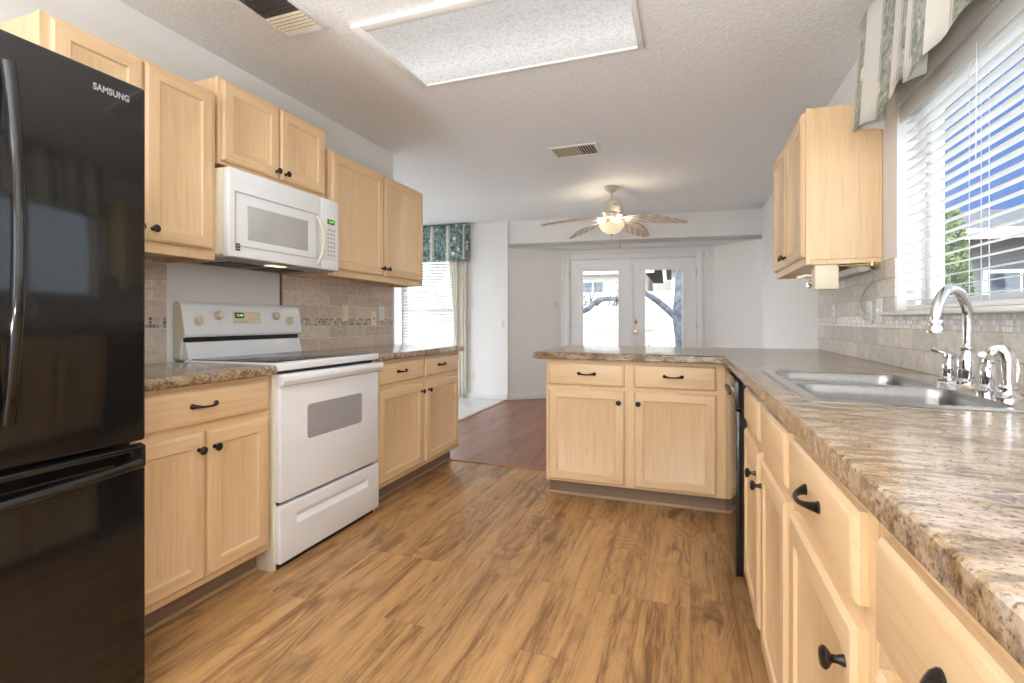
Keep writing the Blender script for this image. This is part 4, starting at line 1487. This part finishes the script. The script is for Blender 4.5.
bm = BM(); lathe(bm, [(.128, -.394), (.130, -.400), (.122, -.425), (.098, -.455), (.060, -.480), (.022, -.492), (.004, -.494)], (0, 0, 0), 'z', 36); obj('glass_bowl', bm, M['bowl'], t)
bm = BM(); lathe(bm, [(.016, -.488), (.022, -.494), (.014, -.505), (.006, -.520), (.001, -.524)], (0, 0, 0), 'z', 20); obj('finial', bm, M['fan_beige'], t)
bm = BM(); tube(bm, [(.09, -.03, -.37), (.092, -.03, -.50), (.090, -.03, -.62)], .0015, 6); lathe(bm, [(.002, -.62), (.008, -.632), (.009, -.645), (.002, -.655)], (.090, -.03, 0), 'z', 12); obj('pull_chain', bm, M['brass'], t)
def blade_bm():
    bm = BM()
    n, m_ = 22, 8
    top = []
    for i in range(n + 1):
        f = i / n
        r = .155 + .60 * f
        wd = .118 * (math.sin(PI * min(1, (f * .93 + .045))) ** .62) * (1.08 - .25 * f)
        row = []
        for j in range(m_ + 1):
            v = -1 + 2 * j / m_
            z = -.085 * f ** 1.7 - .014 * (abs(v)) - .10 * wd * v * 1.8 + .0035 * math.cos(j * PI)
            row.append(bm.verts.new((r - .05 * abs(v) * (1 - f) * .6, wd * v, z)))
        top.append(row)
    for i in range(n):
        for j in range(m_):
            bm.faces.new([top[i][j], top[i + 1][j], top[i + 1][j + 1], top[i][j + 1]])
    return bm
first = None
for k in range(5):
    ang = R(19.75 + 46 + 72 * k)
    if first is None:
        bl = obj('blade', blade_bm(), M['blade'], t)
        bl.modifiers.new('thickness', 'SOLIDIFY').thickness = .006
        bm = BM(); tube(bm, [(.16, 0, .010), (.40, 0, -.010), (.60, 0, -.045), (.752, 0, -.086)], [.006, .005, .004, .002], 8); rb = obj('midrib', bm, M['blade_rib'], bl)
        bm = BM(); prism(bm, [(.07, -.018), (.13, -.022), (.21, -.040), (.235, 0), (.21, .040), (.13, .022), (.07, .018)], 2, .004, .012, .002); br_ = obj('blade_iron', bm, M['fan_beige'], bl)
        first = bl
    else:
        bl = first.copy(); COL.objects.link(bl); bl.parent = t
        for ch in (rb, br_):
            c2 = ch.copy(); COL.objects.link(c2); c2.parent = bl
    bl.location = (0, 0, hubz); bl.rotation_euler = (0, 0, ang)
for a in range(3):
    pl = bpy.data.lights.new('fan_bulb', 'POINT'); pl.energy = 2.4; pl.color = (1, .86, .66); pl.shadow_soft_size = .02
    po = bpy.data.objects.new('fan_bulb', pl); COL.objects.link(po); po.parent = t
    po.location = (.115 * math.cos(R(70 + 120 * a)), .115 * math.sin(R(70 + 120 * a)), -.368)

# ------------------------------------------------------------------ can opener, light strip and cord under the right wall cabinet
t = thing('can_opener', 'beige under-cabinet can opener hanging below the right wall cabinet', 'can opener', (.60, 2.800, 1.262), -90)
bm = BM(); box(bm, (-.065, -.03, 0), (.03, .07, .128), .006); obj('housing', bm, M['cream_pl'], t)
bm = BM(); tube(bm, [(-.03, -.03, .07), (-.03, -.055, .075), (-.02, -.10, .060)], [.008, .008, .011], 10); obj('lever', bm, M['cream_pl'], t)
bm = BM(); lathe(bm, [(.016, 0), (.016, .012), (.008, .014), (.008, .02)], (-.03, -.03, .035), '-y', 18); box(bm, (-.06, -.052, .012), (-.045, -.03, .040), .003); obj('cutter', bm, M['chrome'], t)
t = thing('under_cabinet_light', 'slim white light strip under the back of the right wall cabinet', 'light', (XR - .055, 3.62, 1.355), -90)
bm = BM(); box(bm, (0, -.025, 0), (.80, .025, .026), .004); obj('housing', bm, M['white_plastic'], t)
bm = BM(); box(bm, (.03, -.020, -.004), (.79, .020, 0.001), .002); obj('lens', bm, M['slat'], t)
bm = BM()
pts_ = [(.66, 2.762, 1.376), (.70, 2.764, 1.372), (.76, 2.768, 1.374), (.80, 2.772, 1.36), (.822, 2.80, 1.31), (.822, 2.93, 1.27), (.822, 3.01, 1.22), (.822, 2.99, 1.17), (.822, 2.93, 1.145), (.822, 2.90, 1.140)]
# smooth the run
def smooth(pts_, it=2):
    p = [Vector(q) for q in pts_]
    for _ in range(it):
        q = [p[0]]
        for a, b in zip(p, p[1:]):
            q += [a * .75 + b * .25, a * .25 + b * .75]
        q.append(p[-1]); p = q
    return p
tube(bm, smooth(pts_), .0028, 8)
box(bm, (.808, 2.885, 1.118), (.828, 2.915, 1.148), .004)
o = obj('power_cord', bm, M['cord']); tag(o, 'grey power cord looping from the right wall cabinet to an outlet', 'cord')
bm = BM(); tube(bm, [(.70, 2.756, 1.372), (.83, 2.756, 1.376)], .006, 8); lathe(bm, [(.010, 0), (.010, .02)], (.80, 2.758, 1.368), 'z', 12)
o = obj('cord_clip', bm, M['brass']); tag(o, 'small copper coloured clip at the lower corner of the right wall cabinet', 'clip')

# ------------------------------------------------------------------ OUTSIDE
struct('ground', bx((-40, -30, -.30), (40, 60, -.12)), M['grass'])
struct('patio', bx((-5.5, 7.75, -.2), (8, 9.2, -.06)), M['patio'])
struct('bounce_slab_rear', bx((-12, -16, -.2), (9, -4.2, -.06)), M['bounce_pale'])  # unseen slab added to bounce light up through the rear opening
struct('bounce_slab_right', bx((1.1, -4, -.2), (3.2, 7, -.06)), M['bounce_pale'])  # unseen slab added to throw light up at the blind and ceiling
struct('bounce_slab_side', bx((-12, -4.1, -.2), (-5.6, 12, -.06)), M['patio'])  # unseen slab added to brighten the nook ceiling from outside
def fence(label, x0, y0, x1, y1, h):
    p = Vector((x0, y0, 0)); q = Vector((x1, y1, 0)); ln = (q - p).length
    t = thing('fence', label, 'fence', (x0, y0, -.12), math.degrees(math.atan2(y1 - y0, x1 - x0)))
    bm = BM(); box(bm, (0, -.012, 0), (ln, .012, h)); obj('board_panel', bm, M['fence'], t)
    bm = BM()
    for z in (.3, 1.0, h - .2):
        box(bm, (0, -.045, z), (ln, -.012, z + .07))
    obj('rails', bm, M['fence'], t)
    return t
fence('pale board fence across the yard behind the french doors', -9, 12.4, 3.2, 12.6, 1.95)
fence('low sunlit board fence outside the sink window', 3.4, 8.6, 8.0, 8.7, 1.45)
random.seed(4)
def house(label, x0, x1, y0, y1, h, roofh, wallm, wins, over=.4):
    t = thing('house', label, 'house', (x0, y0, -.12))
    w_, d_ = x1 - x0, y1 - y0
    bm = BM(); box(bm, (0, 0, 0), (w_, d_, h)); obj('walls', bm, wallm, t)
    bm = BM(); prism(bm, [(-over, h - .05), (d_ / 2, h + roofh), (d_ + over, h - .05), (d_ + over, h + .08), (d_ / 2, h + roofh + .16), (-over, h + .08)], 0, -over, w_ + over); obj('roof', bm, M['roof'], t)
    bm = BM(); box(bm, (-over, -over - .03, h - .12), (w_ + over, -over, h + .06)); obj('fascia', bm, M['fascia'], t)
    for (a, b, c, d) in wins:
        bm = BM(); box(bm, (a - .07, -.04, c - .07), (b + .07, .02, d + .07)); wf = obj('window', bm, M['trim'], t)
        bm = BM(); box(bm, (a, -.05, c), ((a + b) / 2 - .02, -.035, d)); box(bm, ((a + b) / 2 + .02, -.05, c), (b, -.035, d)); obj('pane', bm, M['ext_glass'], wf)
    return t
house('pale two-window house beyond the yard fence, seen in the left french door', -6.2, -1.5, 17, 22, 2.9, 1.3, M['siding'], [(1.6, 2.4, 1.75, 2.55), (2.7, 3.4, 1.75, 2.55)])
house('pale house beyond the yard fence, seen in the right french door', -.65, 3.9, 19, 24, 3.2, 1.6, M['siding'], [(1.15, 1.65, 1.9, 2.65), (2.3, 2.8, 1.9, 2.65), (3.0, 3.4, 1.9, 2.65)])
house('long pale house farthest back across the yard view', -7, 6, 24.6, 27.6, 4.6, 1.2, M['siding'], [(.6, 1.6, 2.6, 3.5), (11, 12, 2.6, 3.5)])
# neighbour on the right, with a shaded porch
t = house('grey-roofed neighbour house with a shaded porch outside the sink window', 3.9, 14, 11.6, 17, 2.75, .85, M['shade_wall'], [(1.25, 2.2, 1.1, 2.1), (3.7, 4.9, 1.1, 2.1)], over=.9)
bm = BM(); box(bm, (-.7, -.85, 0), (-.58, -.73, 2.72)); box(bm, (1.65, -.85, 0), (1.80, -.70, 2.72)); obj('porch_post', bm, M['trim'], t)
bm = BM(); lathe(bm, [(.05, 2.38), (.09, 2.42), (.09, 2.58), (.03, 2.64)], (1.72, -.95, 0), 'z', 12); lab(obj('porch_lamp', bm, M['orange'], t), 'orange porch lamp on the white post')

# bare tree in the yard
t = thing('bare_tree', 'bare forked tree standing in the yard behind the right french door', 'tree', (-.17, 10.6, -.12))
bm = BM()
tube(bm, smooth([(0, 0, 0), (.02, 0, .7), (-.03, 0, 1.2), (.0, .05, 1.7), (-.02, .1, 2.3), (.1, .1, 3.2)], 1), [.13] * 4 + [.13, .16, .15, .13, .10, .08, .06, .04], 12)
obj('trunk', bm, M['tree_bark'], t)
for bp, br0 in (([(0, 0, 1.20), (-.28, -.05, 1.48), (-.60, -.1, 1.75), (-1.1, -.2, 2.0)], .085), ([(.02, .0, 1.25), (.25, 0, 1.7), (.5, .1, 2.6)], .07)):
    bm = BM(); sp_ = smooth(bp, 2); tube(bm, sp_, [br0 * (1 - .6 * i / len(sp_)) for i in range(len(sp_))], 10); obj('branch', bm, M['tree_bark'], t)
t = thing('bare_tree', 'low crooked bare tree limb seen in the left french door', 'tree', (-2.9, 9.75, -.12))
bm = BM(); sp_ = smooth([(.0, 0, 0), (.2, 0, .9), (.62, 0, 1.40), (.96, 0, 1.42), (1.16, 0, 1.63), (1.40, 0, 1.67), (1.7, 0, 1.65), (2.1, 0, 1.75)], 2)
tube(bm, sp_, [.066 * (1 - .45 * i / len(sp_)) for i in range(len(sp_))], 8); obj('limb', bm, M['tree_bark'], t)
bm = BM()
for k in range(16):
    a = Vector((random.uniform(.75, 1.6), random.uniform(-.05, .05), 1.52)); b = a + Vector((random.uniform(-.3, .3), 0, random.uniform(.2, .6)))
    tube(bm, [a, (a + b) / 2 + Vector((.04, 0, 0)), b], [.016, .011, .006], 5)
obj('twigs', bm, M['tree_bark'], t)
# conifer outside the sink window
t = thing('evergreen_shrub', 'yellow-green evergreen shrub in front of the neighbour house', 'shrub', (3.12, 7.9, -.12))
bm = BM()
tube(bm, [(0, 0, 0), (0, 0, 2.2)], [.06, .02], 8); obj('stem', bm, M['tree_bark'], t)
bm = BM()
for k in range(2600):
    h_ = random.random() ** .8 * 2.55 + .1
    rr = .50 * (1 - h_ / 2.9) ** .7 * math.sqrt(random.random())
    a = random.uniform(0, 2 * PI)
    c_ = Vector((rr * math.cos(a), rr * math.sin(a), h_))
    d1 = Vector((random.gauss(0, 1), random.gauss(0, 1), random.gauss(0, 1))).normalized() * .055
    d2 = Vector((random.gauss(0, 1), random.gauss(0, 1), random.gauss(0, 1))).normalized() * .022
    vs_ = [bm.verts.new(c_ - d1), bm.verts.new(c_ + d2), bm.verts.new(c_ + d1), bm.verts.new(c_ - d2)]
    bm.faces.new(vs_)
obj('foliage', bm, M['leaf'], t, smooth=False)
for i, (x, y, s) in enumerate(((-.9, 11.6, .75), (.02, 9.7, .6), (-1.9, 11.5, .6))):
    t = thing('dry_bush', ('dry bush at the foot of the fence left of the tree trunk', 'small dark bush right in front of the tree trunk', 'small dry bush near the middle of the yard view')[i], 'bush', (x, y, -.12))
    bm = BM()
    for k in range(500):
        c_ = Vector((random.gauss(0, .22), random.gauss(0, .15), abs(random.gauss(0, .3)))) * s
        d1 = Vector((random.gauss(0, 1), random.gauss(0, 1), random.gauss(0, 1))).normalized() * .05
        d2 = Vector((random.gauss(0, 1), random.gauss(0, 1), random.gauss(0, 1))).normalized() * .015
        bm.faces.new([bm.verts.new(c_ - d1), bm.verts.new(c_ + d2), bm.verts.new(c_ + d1), bm.verts.new(c_ - d2)])
    obj('foliage', bm, M['leaf'], t, smooth=False)
    bm = BM(); tube(bm, [(0, 0, 0), (0, 0, .3 * s)], .015, 6); obj('stem', bm, M['tree_bark'], t)
